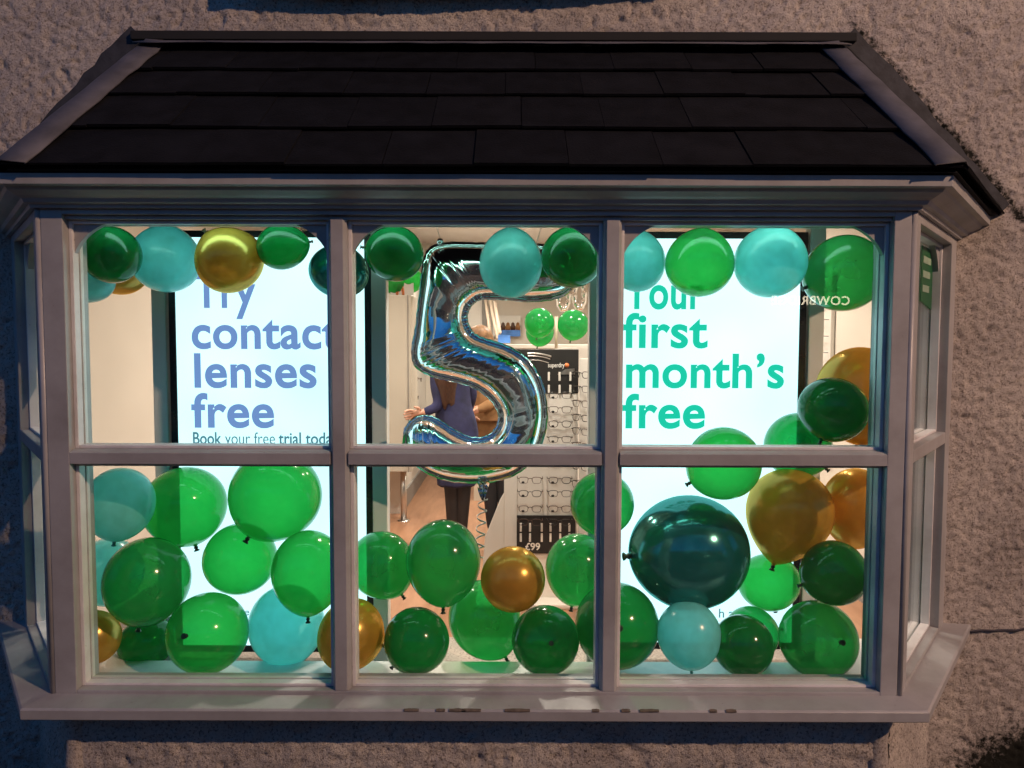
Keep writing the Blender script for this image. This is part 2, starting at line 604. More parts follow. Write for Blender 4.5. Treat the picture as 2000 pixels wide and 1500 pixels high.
lin.box(HX1, HX1 + 0.008, YW + 0.004, YW + 0.304, HZ0, HZ1)
lin.box(HX0 - 0.008, HX1 + 0.008, YW + 0.004, YW + 0.304, HZ1, HZ1 + 0.008)
c = lin.build('reveal_lining', M['plaster'], wall)
c.location = (0, -YW, 0)

# the low rendered wall under the bay
base = empty('bay_base_wall', (0, YF, 0))
tag(base, 'low rendered wall under the bay window sill', 'wall')
pl = plan(-0.045)
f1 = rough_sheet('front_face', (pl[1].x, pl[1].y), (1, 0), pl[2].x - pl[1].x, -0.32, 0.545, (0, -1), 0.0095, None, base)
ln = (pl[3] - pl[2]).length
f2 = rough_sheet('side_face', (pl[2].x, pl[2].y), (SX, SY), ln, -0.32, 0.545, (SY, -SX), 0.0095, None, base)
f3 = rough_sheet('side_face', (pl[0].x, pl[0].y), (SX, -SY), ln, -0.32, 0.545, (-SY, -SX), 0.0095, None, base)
for f in (f1, f2, f3): f.location = (0, -YF, 0)
for q in (pl[1], pl[2]):
    c = MB().tube([(q.x + (0.020 if q.x < 0 else -0.020), q.y + 0.014, -0.3 + 0.04 * i) for i in range(22)], [0.036 + 0.003 * math.sin(i * 1.7) for i in range(22)], 18).build('corner_render', M['render'], base)
    c.location = (0, -YF, 0)

# stone sill of the window above
us = empty('upper_window_sill', (-0.2, YW, 2.95))
tag(us, 'dark stone sill of the window above, cut by the picture top', 'window sill')
mb = MB()
xs = np.linspace(-0.98, 0.62, 18)
lo = [0.004 * math.sin(i * 1.3) - 0.012 * math.exp(-((x + 0.45) / 0.3) ** 2) + (0.03 if x > 0.1 else 0) * (x - 0.1) * 2 for i, x in enumerate(xs)]
V, F = [], []
for x, q in zip(xs, lo):
    V += [(x, 2.68, 2.937 + q), (x, 2.68, 3.05), (x, 2.81, 3.06), (x, 2.81, 2.95 + q)]
for i in range(len(xs) - 1):
    for k in range(4):
        F.append((i * 4 + k, i * 4 + (k + 1) % 4, i * 4 + 4 + (k + 1) % 4, i * 4 + 4 + k))
F += [(0, 1, 2, 3), tuple(range(len(V) - 1, len(V) - 5, -1))]
mb.add(V, F)
o = mb.build('slab', M['stone'], us)
o.location = (0.2, -YW, -2.95)

# thin cable clipped to the wall on the right
cb = MB().tube([(1.76 + i * 0.03, 2.788 - 0.006 * (i % 3 == 0), 0.545 + 0.004 * math.sin(i * 0.7) + 0.0003 * i * i) for i in range(30)], 0.0045, 6).build('wall_cable', M['stone'])
tag(cb, 'thin dark cable along the rough wall right of the sill', 'cable')

# ------------------------------------------------------------------ bay window joinery
bay = empty('bay_window', (-0.107, YF, 0))
tag(bay, 'white painted wooden bay window with six front lights and canted sides', 'window')
BL = -Vector((-0.107, YF, 0))


def bput(mb, name, mat, bevel=0.0025):
    o = mb.build(name, mat, bay, bevel)
    o.location = BL
    return o


FACES = {
    'front': (Vector((XL, YF, 0)), Vector((1, 0, 0)), Vector((0, -1, 0)), XR - XL),
    'right': (Vector((XR, YF, 0)), Vector((SX, SY, 0)), Vector((SY, -SX, 0)), (YW - YF) / SY),
    'left': (Vector((XL - RUN, YW, 0)), Vector((SX, -SY, 0)), Vector((-SY, -SX, 0)), (YW - YF) / SY),
}


def TF(face):
    A, d, nrm, L = FACES[face]
    return lambda q: A + d * q.x - nrm * q.y + Vector((0, 0, q.z))


ZB, ZT0, ZT1, ZH = 0.588, 1.283, 1.321, 2.012      # bottom rail top, transom, head underside
DEP = 0.125
GW = 0.062                                         # glass plane behind the face


def light(face, s0, s1, z0, z1, top, sills=True):
    """one glazed light: beads, pane, and for top lights the two curved spandrels"""
    T = TF(face)
    b = MB()
    bw = 0.011
    for w0, w1 in ((0.030, GW - 0.002), (GW + 0.006, GW + 0.022)):
        b.box(s0, s0 + bw, w0, w1, z0, z1, T)
        b.box(s1 - bw, s1, w0, w1, z0, z1, T)
        b.box(s0 + bw, s1 - bw, w0, w1, z0, z0 + bw * 0.8, T)
        b.box(s0 + bw, s1 - bw, w0, w1, z1 - bw, z1, T)
    bput(b, 'glazing_bead', M['paint_in'], 0.002)
    g_ = MB().box(s0 + 0.001, s1 - 0.001, GW, GW + 0.004, z0 + 0.001, z1 - 0.001, T)
    bput(g_, 'pane', M['glass'], 0)
    if top:
        rx, rz = min(0.165, (s1 - s0) * 0.3), 0.150
        for sgn, sc_ in ((1, s0), (-1, s1)):
            pts = [Vector((sc_, 0, z1))]
            pts += [Vector((sc_ + sgn * rx * (1 - math.cos(a)), 0, z1 - rz + rz * math.sin(a))) for a in np.linspace(0, math.pi / 2, 16)]
            q = MB()
            V = [T(p + Vector((0, 0.040, 0))) for p in pts] + [T(p + Vector((0, 0.0585, 0))) for p in pts]
            n_ = len(pts)
            q.add(V, [tuple(range(n_)), tuple(range(2 * n_ - 1, n_ - 1, -1))] + [(i, i + n_, (i + 1) % n_ + n_, (i + 1) % n_) for i in range(n_)])
            bput(q, 'spandrel', M['paint'], 0)


# front: stiles, mullions, rails
T = TF('front')
LF = FACES['front'][3]
OPEN = [(0.078, 0.859), (0.913, 1.674), (1.728, 2.530)]
for (a, b_) in ((0.013, 0.078), (2.530, 2.581)):
    bput(MB().box(a, b_, 0, DEP, ZB - 0.035, ZH + 0.06, T), 'corner_stile', M['paint'])
for (a, b_) in ((0.859, 0.913), (1.674, 1.728)):
    mb = MB()
    # moulded mullion: flat nose with chamfered shoulders
    for z0, z1 in ((ZB, ZH),):
        prof = [(a, 0.012), (a + 0.009, 0.0), (b_ - 0.009, 0.0), (b_, 0.012), (b_, DEP), (a, DEP)]
        V = [T(Vector((s, w_, z0))) for s, w_ in prof] + [T(Vector((s, w_, z1))) for s, w_ in prof]
        mb.add(V, [(0, 1, 2, 3, 4, 5), (11, 10, 9, 8, 7, 6)] + [(i, i + 6, (i + 1) % 6 + 6, (i + 1) % 6) for i in range(6)])
    bput(mb, 'mullion', M['paint'], 0.0015)
for a, b_ in OPEN:
    mb = MB()
    prof = [(0.0, ZT0), (0.0, ZT1 - 0.004), (0.012, ZT1 + 0.002), (0.03, ZT1 + 0.006), (DEP, ZT1 + 0.006), (DEP, ZT0)]
    V = [T(Vector((a, w_, z))) for w_, z in prof] + [T(Vector((b_, w_, z))) for w_, z in prof]
    mb.add(V, [(0, 1, 2, 3, 4, 5), (11, 10, 9, 8, 7, 6)] + [(i, i + 6, (i + 1) % 6 + 6, (i + 1) % 6) for i in range(6)])
    bput(mb, 'transom', M['paint'], 0.0015)
    light('front', a, b_, ZB, ZT0, False)
    light('front', a, b_, ZT1 + 0.006, ZH, True)
bput(MB().box(0.078, 2.530, 0.0, DEP, ZB - 0.035, ZB, T), 'bottom_rail', M['paint'], 0.004)
mb = MB().box(0.078, 2.530, 0.0, DEP, ZH + 0.012, ZH + 0.06, T)
mb.box(0.078, 2.530, 0.014, DEP, ZH, ZH + 0.0115, T)
bput(mb, 'head_rail', M['paint'], 0.002)
# corner beads
for X in (XL, XR):
    mb = MB().tube([(X + (0.004 if X < 0 else -0.004), YF + 0.008, ZB - 0.035), (X + (0.004 if X < 0 else -0.004), YF + 0.008, ZH + 0.06)], 0.0105, 14)
    bput(mb, 'corner_bead', M['paint'], 0)
    s_ = 1 if X < 0 else -1
    mb = MB().prism([(X + s_ * 0.0145, YF + 0.012, ZB - 0.035), (X + s_ * 0.0145, YF + DEP, ZB - 0.035), (X + s_ * 0.05, YF + DEP + 0.03, ZB - 0.035), (X - s_ * 0.0, YF + 0.10, ZB - 0.035)], (0, 0, ZH - ZB + 0.09))
    bput(mb, 'corner_core', M['paint'], 0)
# canted sides
LS = FACES['right'][3]
for face in ('right', 'left'):
    T = TF(face)
    if face == 'right':
        near, far = (0.013, 0.068), (LS - 0.110, LS - 0.004)
        op = (0.068, LS - 0.110)
    else:
        near, far = (LS - 0.068, LS - 0.013), (0.004, 0.110)
        op = (0.110, LS - 0.068)
    bput(MB().box(near[0], near[1], 0, DEP - 0.03, ZB - 0.035, ZH + 0.06, T), 'side_stile', M['paint'])
    bput(MB().box(far[0], far[1], 0, DEP, ZB - 0.035, ZH + 0.06, T), 'wall_stile', M['paint'])
    bput(MB().box(op[0], op[1], 0.0, DEP, ZT0, ZT1 + 0.004, T), 'transom', M['paint'], 0.004)
    bput(MB().box(op[0], op[1], 0.0, DEP, ZB - 0.035, ZB, T), 'bottom_rail', M['paint'], 0.004)
    bput(MB().box(op[0], op[1], 0.0, DEP, ZH, ZH + 0.06, T), 'head_rail', M['paint'], 0.003)
    light(face, op[0], op[1], ZB, ZT0, False)
    light(face, op[0], op[1], ZT1 + 0.004, ZH, True)
# cornice, sill
cor = [(0.0, 2.040), (0.014, 2.040), (0.016, 2.050), (0.030, 2.053), (0.036, 2.064), (0.050, 2.070), (0.070, 2.081), (0.076, 2.090), (0.095, 2.092), (0.097, 2.122), (-0.10, 2.122), (-0.10, 2.057), (0.0, 2.057)]
bput(sweep_bay(MB(), cor), 'cornice', M['paint'], 0.0012)
sil = [(-0.10, 0.551), (-0.10, 0.536), (0.078, 0.534), (0.083, 0.538), (0.084, 0.566), (0.078, 0.571), (0.0, 0.577), (-0.02, 0.5765), (-0.021, 0.551)]
bput(sweep_bay(MB(), sil), 'sill', M['paint'], 0.0012)
# flaked-off paint along the sill's front arris
for px, wd in ((805, .020), (862, .012), (895, .022), (922, .026), (1012, .034), (1165, .010), (1224, .012), (1270, .026), (1395, .010), (1430, .014)):
    X = at(px, 1386, YF - 0.084).x
    jag = []
    n_ = 7
    prof_ = [math.sin(math.pi * (i + 0.35) / (n_ - 0.3)) * random.uniform(0.35, 1.0) for i in range(n_)]
    for i in range(n_): jag.append((X + 2.2 * wd * (i / (n_ - 1) - 0.5), YF - 0.0856, 0.5672 - 0.0016 * prof_[i]))
    for i in range(n_): jag.append((X + 2.2 * wd * (i / (n_ - 1) - 0.5), YF - 0.0856, 0.5700))
    for i in range(n_): jag.append((X + 2.2 * wd * (i / (n_ - 1) - 0.5), YF - 0.080, 0.5735))
    for i in range(n_): jag.append((X + 2.2 * wd * (i / (n_ - 1) - 0.5), YF - 0.0795 + 0.004 * prof_[i], 0.5728 + 0.0008 * prof_[i]))
    V = jag
    q = MB().add(V, [(r_ * n_ + i, r_ * n_ + i + 1, r_ * n_ + n_ + i + 1, r_ * n_ + n_ + i) for r_ in range(3) for i in range(n_ - 1)])
    bput(q, 'flaked_paint', M['bare'], 0)
# inside board, ceiling of the bay
pi_ = plan(-0.128)
bd = MB()
ZBD = 0.512
pts = [pi_[0], pi_[1], pi_[2], pi_[3], Vector((pi_[3].x - 0.25, YW, 0)), Vector((XR - 0.10, 2.585, 0)), Vector((XL + 0.10, 2.585, 0)), Vector((pi_[0].x + 0.25, YW, 0))]
bd.prism([(p.x, p.y, ZBD - 0.03) for p in pts], (0, 0, 0.03))
bput(bd, 'window_board', M['paint_in'], 0.003)
cl = MB().prism([(p.x, p.y, 2.128) for p in plan(-0.06)], (0, 0, 0.012))
bput(cl, 'bay_ceiling', M['ceil'], 0)
ap = MB().box(XL + 0.05, XR - 0.05, 2.55, 2.57, 0.0, ZBD - 0.035)
bput(ap, 'board_apron', M['paint'], 0)

# ------------------------------------------------------------------ roof of the bay
roof = empty('bay_roof', (-0.107, YW, 2.12))
tag(roof, 'black slated hipped roof of the bay with grey lead hips', 'roof')
RL = -Vector((-0.107, YW, 2.12))


def rput(mb, name, mat, bevel=0.0):
    o = mb.build(name, mat, roof, bevel)
    o.location = RL
    return o


EO, EZ, TZ = 0.108, 2.128, 2.735
ep = plan(EO)
E = [Vector((p.x, p.y, EZ)) for p in ep]
E[1].x += 0.045
E[0].x += 0.045
TL, TR = Vector((-1.335, YW, TZ)), Vector((1.185, YW, TZ))
dk = MB()
dk.add([E[0], E[1], E[2], E[3], TL, TR], [(1, 2, 5, 4), (0, 1, 4), (2, 3, 5), (0, 3, 2, 1), (0, 4, 5, 3)])
rput(dk, 'roof_deck', M['deck'])


def clip(poly, a, b):
    """keep the part left of the 2D line a->b"""
    out_ = []
    for i in range(len(poly)):
        p, q = poly[i], poly[(i + 1) % len(poly)]
        sp = (b[0] - a[0]) * (p[1] - a[1]) - (b[1] - a[1]) * (p[0] - a[0])
        sq = (b[0] - a[0]) * (q[1] - a[1]) - (b[1] - a[1]) * (q[0] - a[0])
        if sp >= 0: out_.append(p)
        if (sp >= 0) != (sq >= 0):
            t = sp / (sp - sq)
            out_.append((p[0] + (q[0] - p[0]) * t, p[1] + (q[1] - p[1]) * t))
    return out_


def slates(A, B, quad, courses, width, jog):
    """slates on the plane through eave A->B; quad = plane corners (3D, counter-clockwise seen from outside)"""
    ex = (B - A).normalized()
    nn = ex.cross(quad[2] - quad[1]).normalized()
    if nn.z < 0: nn = -nn
    ey = nn.cross(ex).normalized()
    if ey.z < 0: ey = -ey
    q2 = [((p - A).dot(ex), (p - A).dot(ey)) for p in quad]
    area = sum(q2[i][0] * q2[(i + 1) % len(q2)][1] - q2[(i + 1) % len(q2)][0] * q2[i][1] for i in range(len(q2)))
    if area < 0: q2 = q2[::-1]
    xmin, xmax = min(p[0] for p in q2) - 0.3, max(p[0] for p in q2)
    for ci, (v0, v1) in enumerate(courses):
        x = xmin + jog[ci % len(jog)]
        while x < xmax:
            wd = width * random.uniform(0.93, 1.07)
            gap = random.uniform(0.001, 0.0028)
            lo_ = v0 - random.uniform(0.0, 0.007)
            poly = [(x, lo_), (x + wd - gap, lo_ + random.uniform(-.003, .003)), (x + wd - gap, v1 + 0.02), (x, v1 + 0.02)]
            x += wd
            for i in range(len(q2)):
                a, b = q2[i], q2[(i + 1) % len(q2)]
                if abs(a[1]) < 1e-4 and abs(b[1]) < 1e-4: a, b = (a[0], -0.012), (b[0], -0.012)
                poly = clip(poly, a, b)
                if len(poly) < 3: break
            if len(poly) < 3: continue
            ar = abs(sum(poly[i][0] * poly[(i + 1) % len(poly)][1] - poly[(i + 1) % len(poly)][0] * poly[i][1] for i in range(len(poly)))) / 2
            if ar < 0.0006: continue
            tk = random.uniform(0.006, 0.009)
            lift = random.uniform(0.0, 0.003)

            def pos(p, h):
                base_h = 0.004 + 0.015 * max(0.0, min(1.0, (v1 + 0.02 - p[1]) / (v1 + 0.02 - v0)))
                return A + ex * p[0] + ey * p[1] + nn * (base_h + h + lift)
            n_ = len(poly)
            V = [pos(p, 0) for p in poly] + [pos(p, tk) for p in poly]
            s_ = MB().add(V, [tuple(range(n_ - 1, -1, -1)), tuple(range(n_, 2 * n_))] + [(i, (i + 1) % n_, (i + 1) % n_ + n_, i + n_) for i in range(n_)])
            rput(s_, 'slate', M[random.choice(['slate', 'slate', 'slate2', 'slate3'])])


SLOPE = math.hypot(YW - ep[1].y, TZ - EZ)
cs = [(-0.008, 0.225), (0.225, 0.465), (0.465, 0.675), (0.675, SLOPE - 0.005)]
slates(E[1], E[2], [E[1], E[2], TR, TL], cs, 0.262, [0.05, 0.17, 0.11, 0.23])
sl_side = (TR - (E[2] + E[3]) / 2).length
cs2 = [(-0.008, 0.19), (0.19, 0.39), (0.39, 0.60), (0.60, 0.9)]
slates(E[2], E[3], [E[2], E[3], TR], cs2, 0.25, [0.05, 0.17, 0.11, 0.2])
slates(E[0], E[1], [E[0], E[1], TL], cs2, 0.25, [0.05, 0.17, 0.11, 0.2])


def flash(p0, p1, side_a, side_b, wid, name, segs=14, ridge=0.036, wob=0.0012):
    """dressed lead strip folded over an arris p0->p1, its wings lying towards side_a and side_b"""
    V, F = [], []
    for i in range(segs + 1):
        t = i / segs
        c_ = p0.lerp(p1, t)
        up = Vector((0, -0.25, 0.97)) * (ridge + random.uniform(-wob, wob))
        a = c_ + side_a * (wid * random.uniform(0.94, 1.05))
        b = c_ + side_b * (wid * random.uniform(0.94, 1.05))
        row = [a + up * 0.85, a + up * 1.0, c_ + up * 1.22, b + up * 1.0, b + up * 0.85]
        V += row
    for i in range(segs):
        for k in range(4):
            F.append((i * 5 + k, i * 5 + k + 1, i * 5 + 6 + k, i * 5 + 5 + k))
    mb = MB().add(V, F, True)
    o = rput(mb, name, M['lead'])
    md = o.modifiers.new('solid', 'SOLIDIFY')
    md.thickness = 0.004
    return o


ex_f = Vector((1, 0, 0))
sideR = (E[3] - E[2]).normalized()
sideL = (E[0] - E[1]).normalized()
flash(E[2] + (E[2] - TR) * 0.035, TR, -ex_f, sideR, 0.080, 'hip_flashing')
flash(E[1] + (E[1] - TL) * 0.035, TL, ex_f, sideL, 0.080, 'hip_flashing')
dn = Vector((0, ep[1].y - YW, EZ - TZ)).normalized()
# apron flashing along the top and stepped soakers down each side wall line
V, F = [], []
xs = np.linspace(TL.x - 0.02, TR.x + 0.02, 30)
for x in xs:
    q = random.uniform(-0.004, 0.004)
    V += [Vector((x, YW - 0.012, TZ + 0.012)), Vector((x, YW - 0.034, TZ + 0.014)), Vector((x, YW, TZ)) + dn * (0.092 + q) + Vector((0, -0.037, 0.041))]
for i in range(len(xs) - 1):
    for k in range(2):
        F.append((i * 3 + k, i * 3 + k + 1, i * 3 + 4 + k, i * 3 + 3 + k))
o = rput(MB().add(V, F, True), 'top_flashing', M['lead'])
o.modifiers.new('solid', 'SOLIDIFY').thickness = 0.004
# black mastic fillet between lead and render
mb = MB().box(TL.x - 0.06, TR.x + 0.07, YW - 0.040, YW + 0.004, TZ + 0.016, TZ + 0.048)
rput(mb, 'mastic_fillet', M['deck'], 0.004)
for (a, b) in ((TR, E[3]), (TL, E[0])):
    mb = MB().tube([a + Vector((0, -0.012, 0.03)), a.lerp(b, 0.5) + Vector((0, -0.012, 0.034)), b + Vector((0, -0.008, 0.03))], 0.017, 8)
    rput(mb, 'mastic_fillet', M['deck'])

# dark soaker strips dressed up the wall beside each hip
for (a, b, sg_) in ((TR, E[3], 1), (TL, E[0], -1)):
    d_ = (b - a).normalized()
    n_ = Vector((-d_.z, 0, d_.x)) * (1 if sg_ < 0 else -1)
    if n_.z < 0: n_ = -n_
    V, F = [], []
    for i in range(19):
        t = i / 18
        c_ = a.lerp(b, t) + Vector((0, -0.006, 0))
        wd = (0.105 - 0.045 * t) * random.uniform(0.93, 1.06)
        V += [c_ + Vector((0, -0.016, 0)), c_ + n_ * wd + Vector((0, -0.013, 0)), c_ + n_ * (wd + 0.006) + Vector((0, 0.004, 0))]
    for i in range(18):
        for k in range(2): F.append((i * 3 + k, i * 3 + k + 1, i * 3 + 4 + k, i * 3 + 3 + k))
    o = rput(MB().add(V, F, False), 'side_soaker', M['soaker'])
    o.modifiers.new('solid', 'SOLIDIFY').thickness = 0.003

# ------------------------------------------------------------------ the shop behind
SX0, SX1, SY0, SY1, SZ0, SZ1 = -2.05, 2.05, YW + 0.30, 8.3, 0.15, 2.75
o = MB().box(SX0 - 0.1, SX1 + 0.1, YW + 0.29, SY1, SZ0 - 0.1, SZ0).box(XL + 0.15, XR - 0.15, 2.575, YW + 0.289, SZ0 - 0.1, SZ0).build('shop_floor', M['floor'])
tag(o, kind='structure')
o = MB().box(SX0 - 0.1, SX1 + 0.1, SY0, SY1, SZ1, SZ1 + 0.08).build('shop_ceiling', M['ceil'])
tag(o, kind='structure')
for nm, b in (('shop_wall_left', (SX0 - 0.1, SX0, SY0 + 0.002, SY1, SZ0, SZ1)), ('shop_wall_right', (SX1, SX1 + 0.1, SY0 + 0.002, SY1, SZ0, SZ1)), ('shop_wall_back', (SX0 - 0.1, SX1 + 0.1, SY1, SY1 + 0.1, SZ0 - 0.1, SZ1 + 0.08)), ('shop_wall_front', (SX0 - 0.1, SX1 + 0.1, SY0 - 0.006, SY0 + 0.001, HZ1 + 0.01, SZ1))):
    o = MB().box(*b).build(nm, M['plaster'])
    tag(o, kind='structure')
# floor boards joints: thin dark gaps cut as slim boards is too fine to see; skirting instead
o = MB().box(SX1 - 0.018, SX1 - 0.002, SY0 + 0.1, SY1, SZ0, SZ0 + 0.12).build('skirting_board_right', M['skirt'])
tag(o, kind='structure')
o = MB().box(SX0 + 0.002, SX0 + 0.018, SY0 + 0.1, 5.9, SZ0, SZ0 + 0.12).build('skirting_board_left', M['skirt'])
tag(o, kind='structure')

# ceiling downlights (the lamps that light the shop)
DL = [(-1.1, 3.75, 0.45), (0.05, 3.5, 1.25), (1.1, 3.75, 0.5), (-1.2, 4.9, 1.0), (0.15, 5.0, 1.0), (1.3, 4.9, 1.0), (-0.6, 6.9, 1.1), (0.5, 6.6, 1.0), (1.4, 6.5, 0.8)]
dl_names = ['front row left of the bay opening', 'front row behind the foil five', 'front row right of the bay opening', 'middle row by the left wall', 'middle row in the centre', 'middle row by the right wall', 'back row on the left', 'back row in the centre', 'back row on the right']
for (x, y, k), nm in zip(DL, dl_names):
    e = empty('ceiling_downlight', (x, y, SZ1))
    tag(e, 'round white recessed ceiling downlight, ' + nm, 'downlight', 'downlights in the shop ceiling')
    MB().lathe([(0.052, -0.001), (0.052, -0.008), (0.075, -0.012), (0.080, -0.003), (0.080, -0.001)], 24).build('trim_ring', M['white'], e)
    MB().lathe([(0, -0.006), (0.05, -0.006), (0.05, -0.002), (0, -0.002)], 24).build('lens', M['down'], e)
    la = bpy.data.lights.new('downlight', 'SPOT')
    la.energy = 95 * k
    la.color = (1.0, 0.88, 0.74)
    la.spot_size = R(150)
    la.spot_blend = 0.8
    la.shadow_soft_size = 0.05
    lo_ = bpy.data.objects.new('downlight_source', la)
    COL.objects.link(lo_)
    lo_.parent = e
    lo_.location = (0, 0, -0.03)

# LED strip along the inside of the window head, lighting the balloons from the front
ls_ = empty('led_strip', (-0.107, 2.345, 2.06))
tag(ls_, 'frosted LED light strip fixed inside the window head', 'light strip')
MB().box(-1.2, 1.2, -0.026, 0.026, 0.004, 0.010).build('backing', M['white'], ls_)
o = MB().box(-1.19, 1.19, -0.024, 0.024, -0.004, 0.0035).build('frosted_diffuser', M['led'], ls_, 0.002)

# ------------------------------------------------------------------ the two lit displays in the window
YS = 2.835


def text_mesh(body, size, mat, name, parent, loc, off=0.0, space=1.0, rot=(math.pi / 2, 0, 0), align='LEFT', depth=0.0006, width=None, shear=0.0):
    c = bpy.data.curves.new(name, 'FONT')
    c.body = body
    c.size = size
    c.offset = off * size
    c.space_character = space
    c.extrude = depth
    c.align_x = align
    c.shear = shear
    t = bpy.data.objects.new(name + '_src', c)
    COL.objects.link(t)
    bpy.context.view_layer.update()
    me = bpy.data.meshes.new_from_object(t.evaluated_get(bpy.context.evaluated_depsgraph_get()))
    bpy.data.objects.remove(t)
    if width:
        xs_ = [v.co.x for v in me.vertices]
        k = width / (max(xs_) - min(xs_))
        for v in me.vertices: v.co.x *= k
    me.materials.clear()
    me.materials.append(mat)
    o = new_obj(name, me, None, parent)
    o.location = loc
    o.rotation_euler = rot
    return o


def display(x0, x1, y0, y1, label, lines, tmat, small, foot):
    a, b = at(x0, 700, YS), at(x1, 700, YS)
    X0, X1 = a.x, b.x
    Z1, Z0 = at(x0, y0, YS).z, at(x0, y1, YS).z
    e = empty('display_screen', ((X0 + X1) / 2, YS, SZ0))
    tag(e, label, 'screen')
    off = -Vector(e.location)
    bz = at(x0 + 13, 700, YS).x - X0
    o = MB().box(X0, X1, YS + 0.004, YS + 0.07, Z0, Z1).build('casing', M['bezel'], e, 0.004)
    o.location = off
    m_ = MB()
    m_.box(X0, X0 + bz, YS - 0.004, YS + 0.0035, Z0, Z1)
    m_.box(X1 - bz, X1, YS - 0.004, YS + 0.0035, Z0, Z1)
    m_.box(X0 + bz, X1 - bz, YS - 0.004, YS + 0.0035, Z0, Z0 + bz)
    m_.box(X0 + bz, X1 - bz, YS - 0.004, YS + 0.0035, Z1 - bz, Z1)
    o = m_.build('bezel', M['bezel'], e)
    o.location = off
    o = MB().box(X0 + bz, X1 - bz, YS, YS + 0.0035, Z0 + bz, Z1 - bz).build('lit_panel', M['screen'], e)
    o.location = off
    # steel posts that carry it, with a collar under the bay ceiling
    for (pa, pb) in ((x0 - 29, x0 - 1), (x1 + 1, x1 + 31)):
        A_, B_ = at(pa, 700, YS + 0.02).x, at(pb, 700, YS + 0.02).x
        m_ = MB().box(A_, B_, YS - 0.005, YS + 0.055, SZ0, 2.14)
        o = m_.build('post', M['post'], e, 0.006)
        o.location = off
        m_ = MB().box(A_ - 0.02, B_ + 0.02, YS - 0.022, YS + 0.075, 2.098, 2.108)
        o = m_.build('post_collar', M['post'], e, 0.002)
        o.location = off
        m_ = MB().box(A_ - 0.03, B_ + 0.03, YS - 0.03, YS + 0.085, SZ0 + 0.001, SZ0 + 0.012)
        o = m_.build('foot_plate', M['post'], e, 0.002)
        o.location = off
    px = YS / FPX
    for body, x, ybase, wpx in lines:
        p = at(x, ybase, YS - 0.0008)
        o = text_mesh(body, 93 * px, tmat, 'screen_text', e, p + off, off=0.0235, space=1.05, width=wpx * px)
    for body, x, ybase, wpx, bold in small:
        p = at(x, ybase, YS - 0.0008)
        text_mesh(body, 34 * px, M['txt_grey'], 'screen_text', e, p + off, off=0.016 if bold else -0.002, width=wpx * px)
    for body, x, ybase, hpx in foot:
        p = at(x, ybase, YS - 0.0008)
        text_mesh(body, hpx * px, M['txt_grey'], 'screen_text', e, p + off, off=0.008)
    return e


display(332, 726, 452, 1274, 'tall lit screen on the left offering a free contact lens trial in blue letters',
        [('Try', 380, 601, 119), ('contact', 373, 681, 288), ('lenses', 376, 757, 239), ('free', 376, 835, 162)], M['txt_blue'],
        [('Book', 376, 869, 56, True), ('your free', 440, 869, 98, False), ('trial today', 545, 869, 118, True)],
        [('e', 479, 1203, 20)])
display(1178, 1572, 452, 1266, 'tall lit screen on the right promising the first month free in teal letters',
        [('Your', 1222, 601, 155), ('first', 1217, 677, 166), ('month\u2019s', 1219, 755, 309), ('free', 1217, 834, 162)], M['txt_teal'],
        [], [('h a', 1404, 1205, 26)])

# ------------------------------------------------------------------ balloons in the bay
def balloon_profile(e, n=34):
    """(r, z) of a unit balloon: crown at z=+1, neck at z=-e"""
    pts = [(0.0, 1.0)]
    for i in range(1, n):
        a = math.pi * i / n
        if a <= math.pi / 2:
            pts.append((math.sin(a), math.cos(a)))
        else:
            k = -math.cos(a)
            r = math.sin(a) ** (1.0 + 1.5 * (e - 1.0))
            pts.append((max(r, 0.05), -k * e))
    pts.append((0.045, -e * 1.015))
    pts.append((0.0, -e * 1.02))
    return pts


_bm = {}


def outward(me):
    bm = bmesh.new()
    bm.from_mesh(me)
    bmesh.ops.recalc_face_normals(bm, faces=bm.faces)
    bm.to_mesh(me)
    bm.free()


def balloon_mesh(e, col):
    key = (round(e, 2), col)
    if key not in _bm:
        mb = MB().lathe(balloon_profile(e), 44)
        me = mb.mesh('balloon_skin')
        outward(me)
        me.materials.append(M['b_' + col])
        kn = MB().lathe([(0.0, 0.03), (0.055, 0.0), (0.045, -0.035), (0.075, -0.06), (0.065, -0.10), (0.04, -0.115), (0.085, -0.17), (0.098, -0.195), (0.085, -0.2), (0.0, -0.17)], 14)
        km = kn.mesh('balloon_knot')
        km.materials.append(M['k_mint'] if col == 'mint' else M['k_gold'] if col == 'gold' else M['k_dark'])
        _bm[key] = (me, km)
    return _bm[key]


def balloon(px, py, rx, ry, Y, col, knot, e, label, group='balloons filling the window'):
    if knot in ('f', 'b'):
        axis = Vector((random.uniform(-.15, .15), -0.92 if knot == 'f' else 0.95, -0.32 if knot == 'b' else 0.30)).normalized()
        along, across = (rx + ry) / 2, (rx + ry) / 2
    else:
        a = R(knot)
        axis = Vector((math.cos(a), random.uniform(-0.25, 0.1), math.sin(a))).normalized()
        s2, c2 = math.sin(a) ** 2, math.cos(a) ** 2
        along, across = ry * s2 + rx * c2, rx * s2 + ry * c2
    k = Y / FPX * 0.985
    along *= k
    across *= k
    me, km = balloon_mesh(e, col)
    o = new_obj('balloon', me)
    q = (-axis).to_track_quat('Z', 'Y')
    sz = along * 2 / (1 + e)
    c = at(px, py, Y)
    o.rotation_mode = 'QUATERNION'
    o.rotation_quaternion = q
    o.location = c - axis * (sz * (e - 1) / 2)
    o.scale = (across, across, sz)
    tag(o, label, 'balloon', group)
    kn = new_obj('knot', km, None, o)
    kn.location = (0, 0, -e * 1.0)
    kn.scale = (0.75, 0.75, 0.75)
    return o


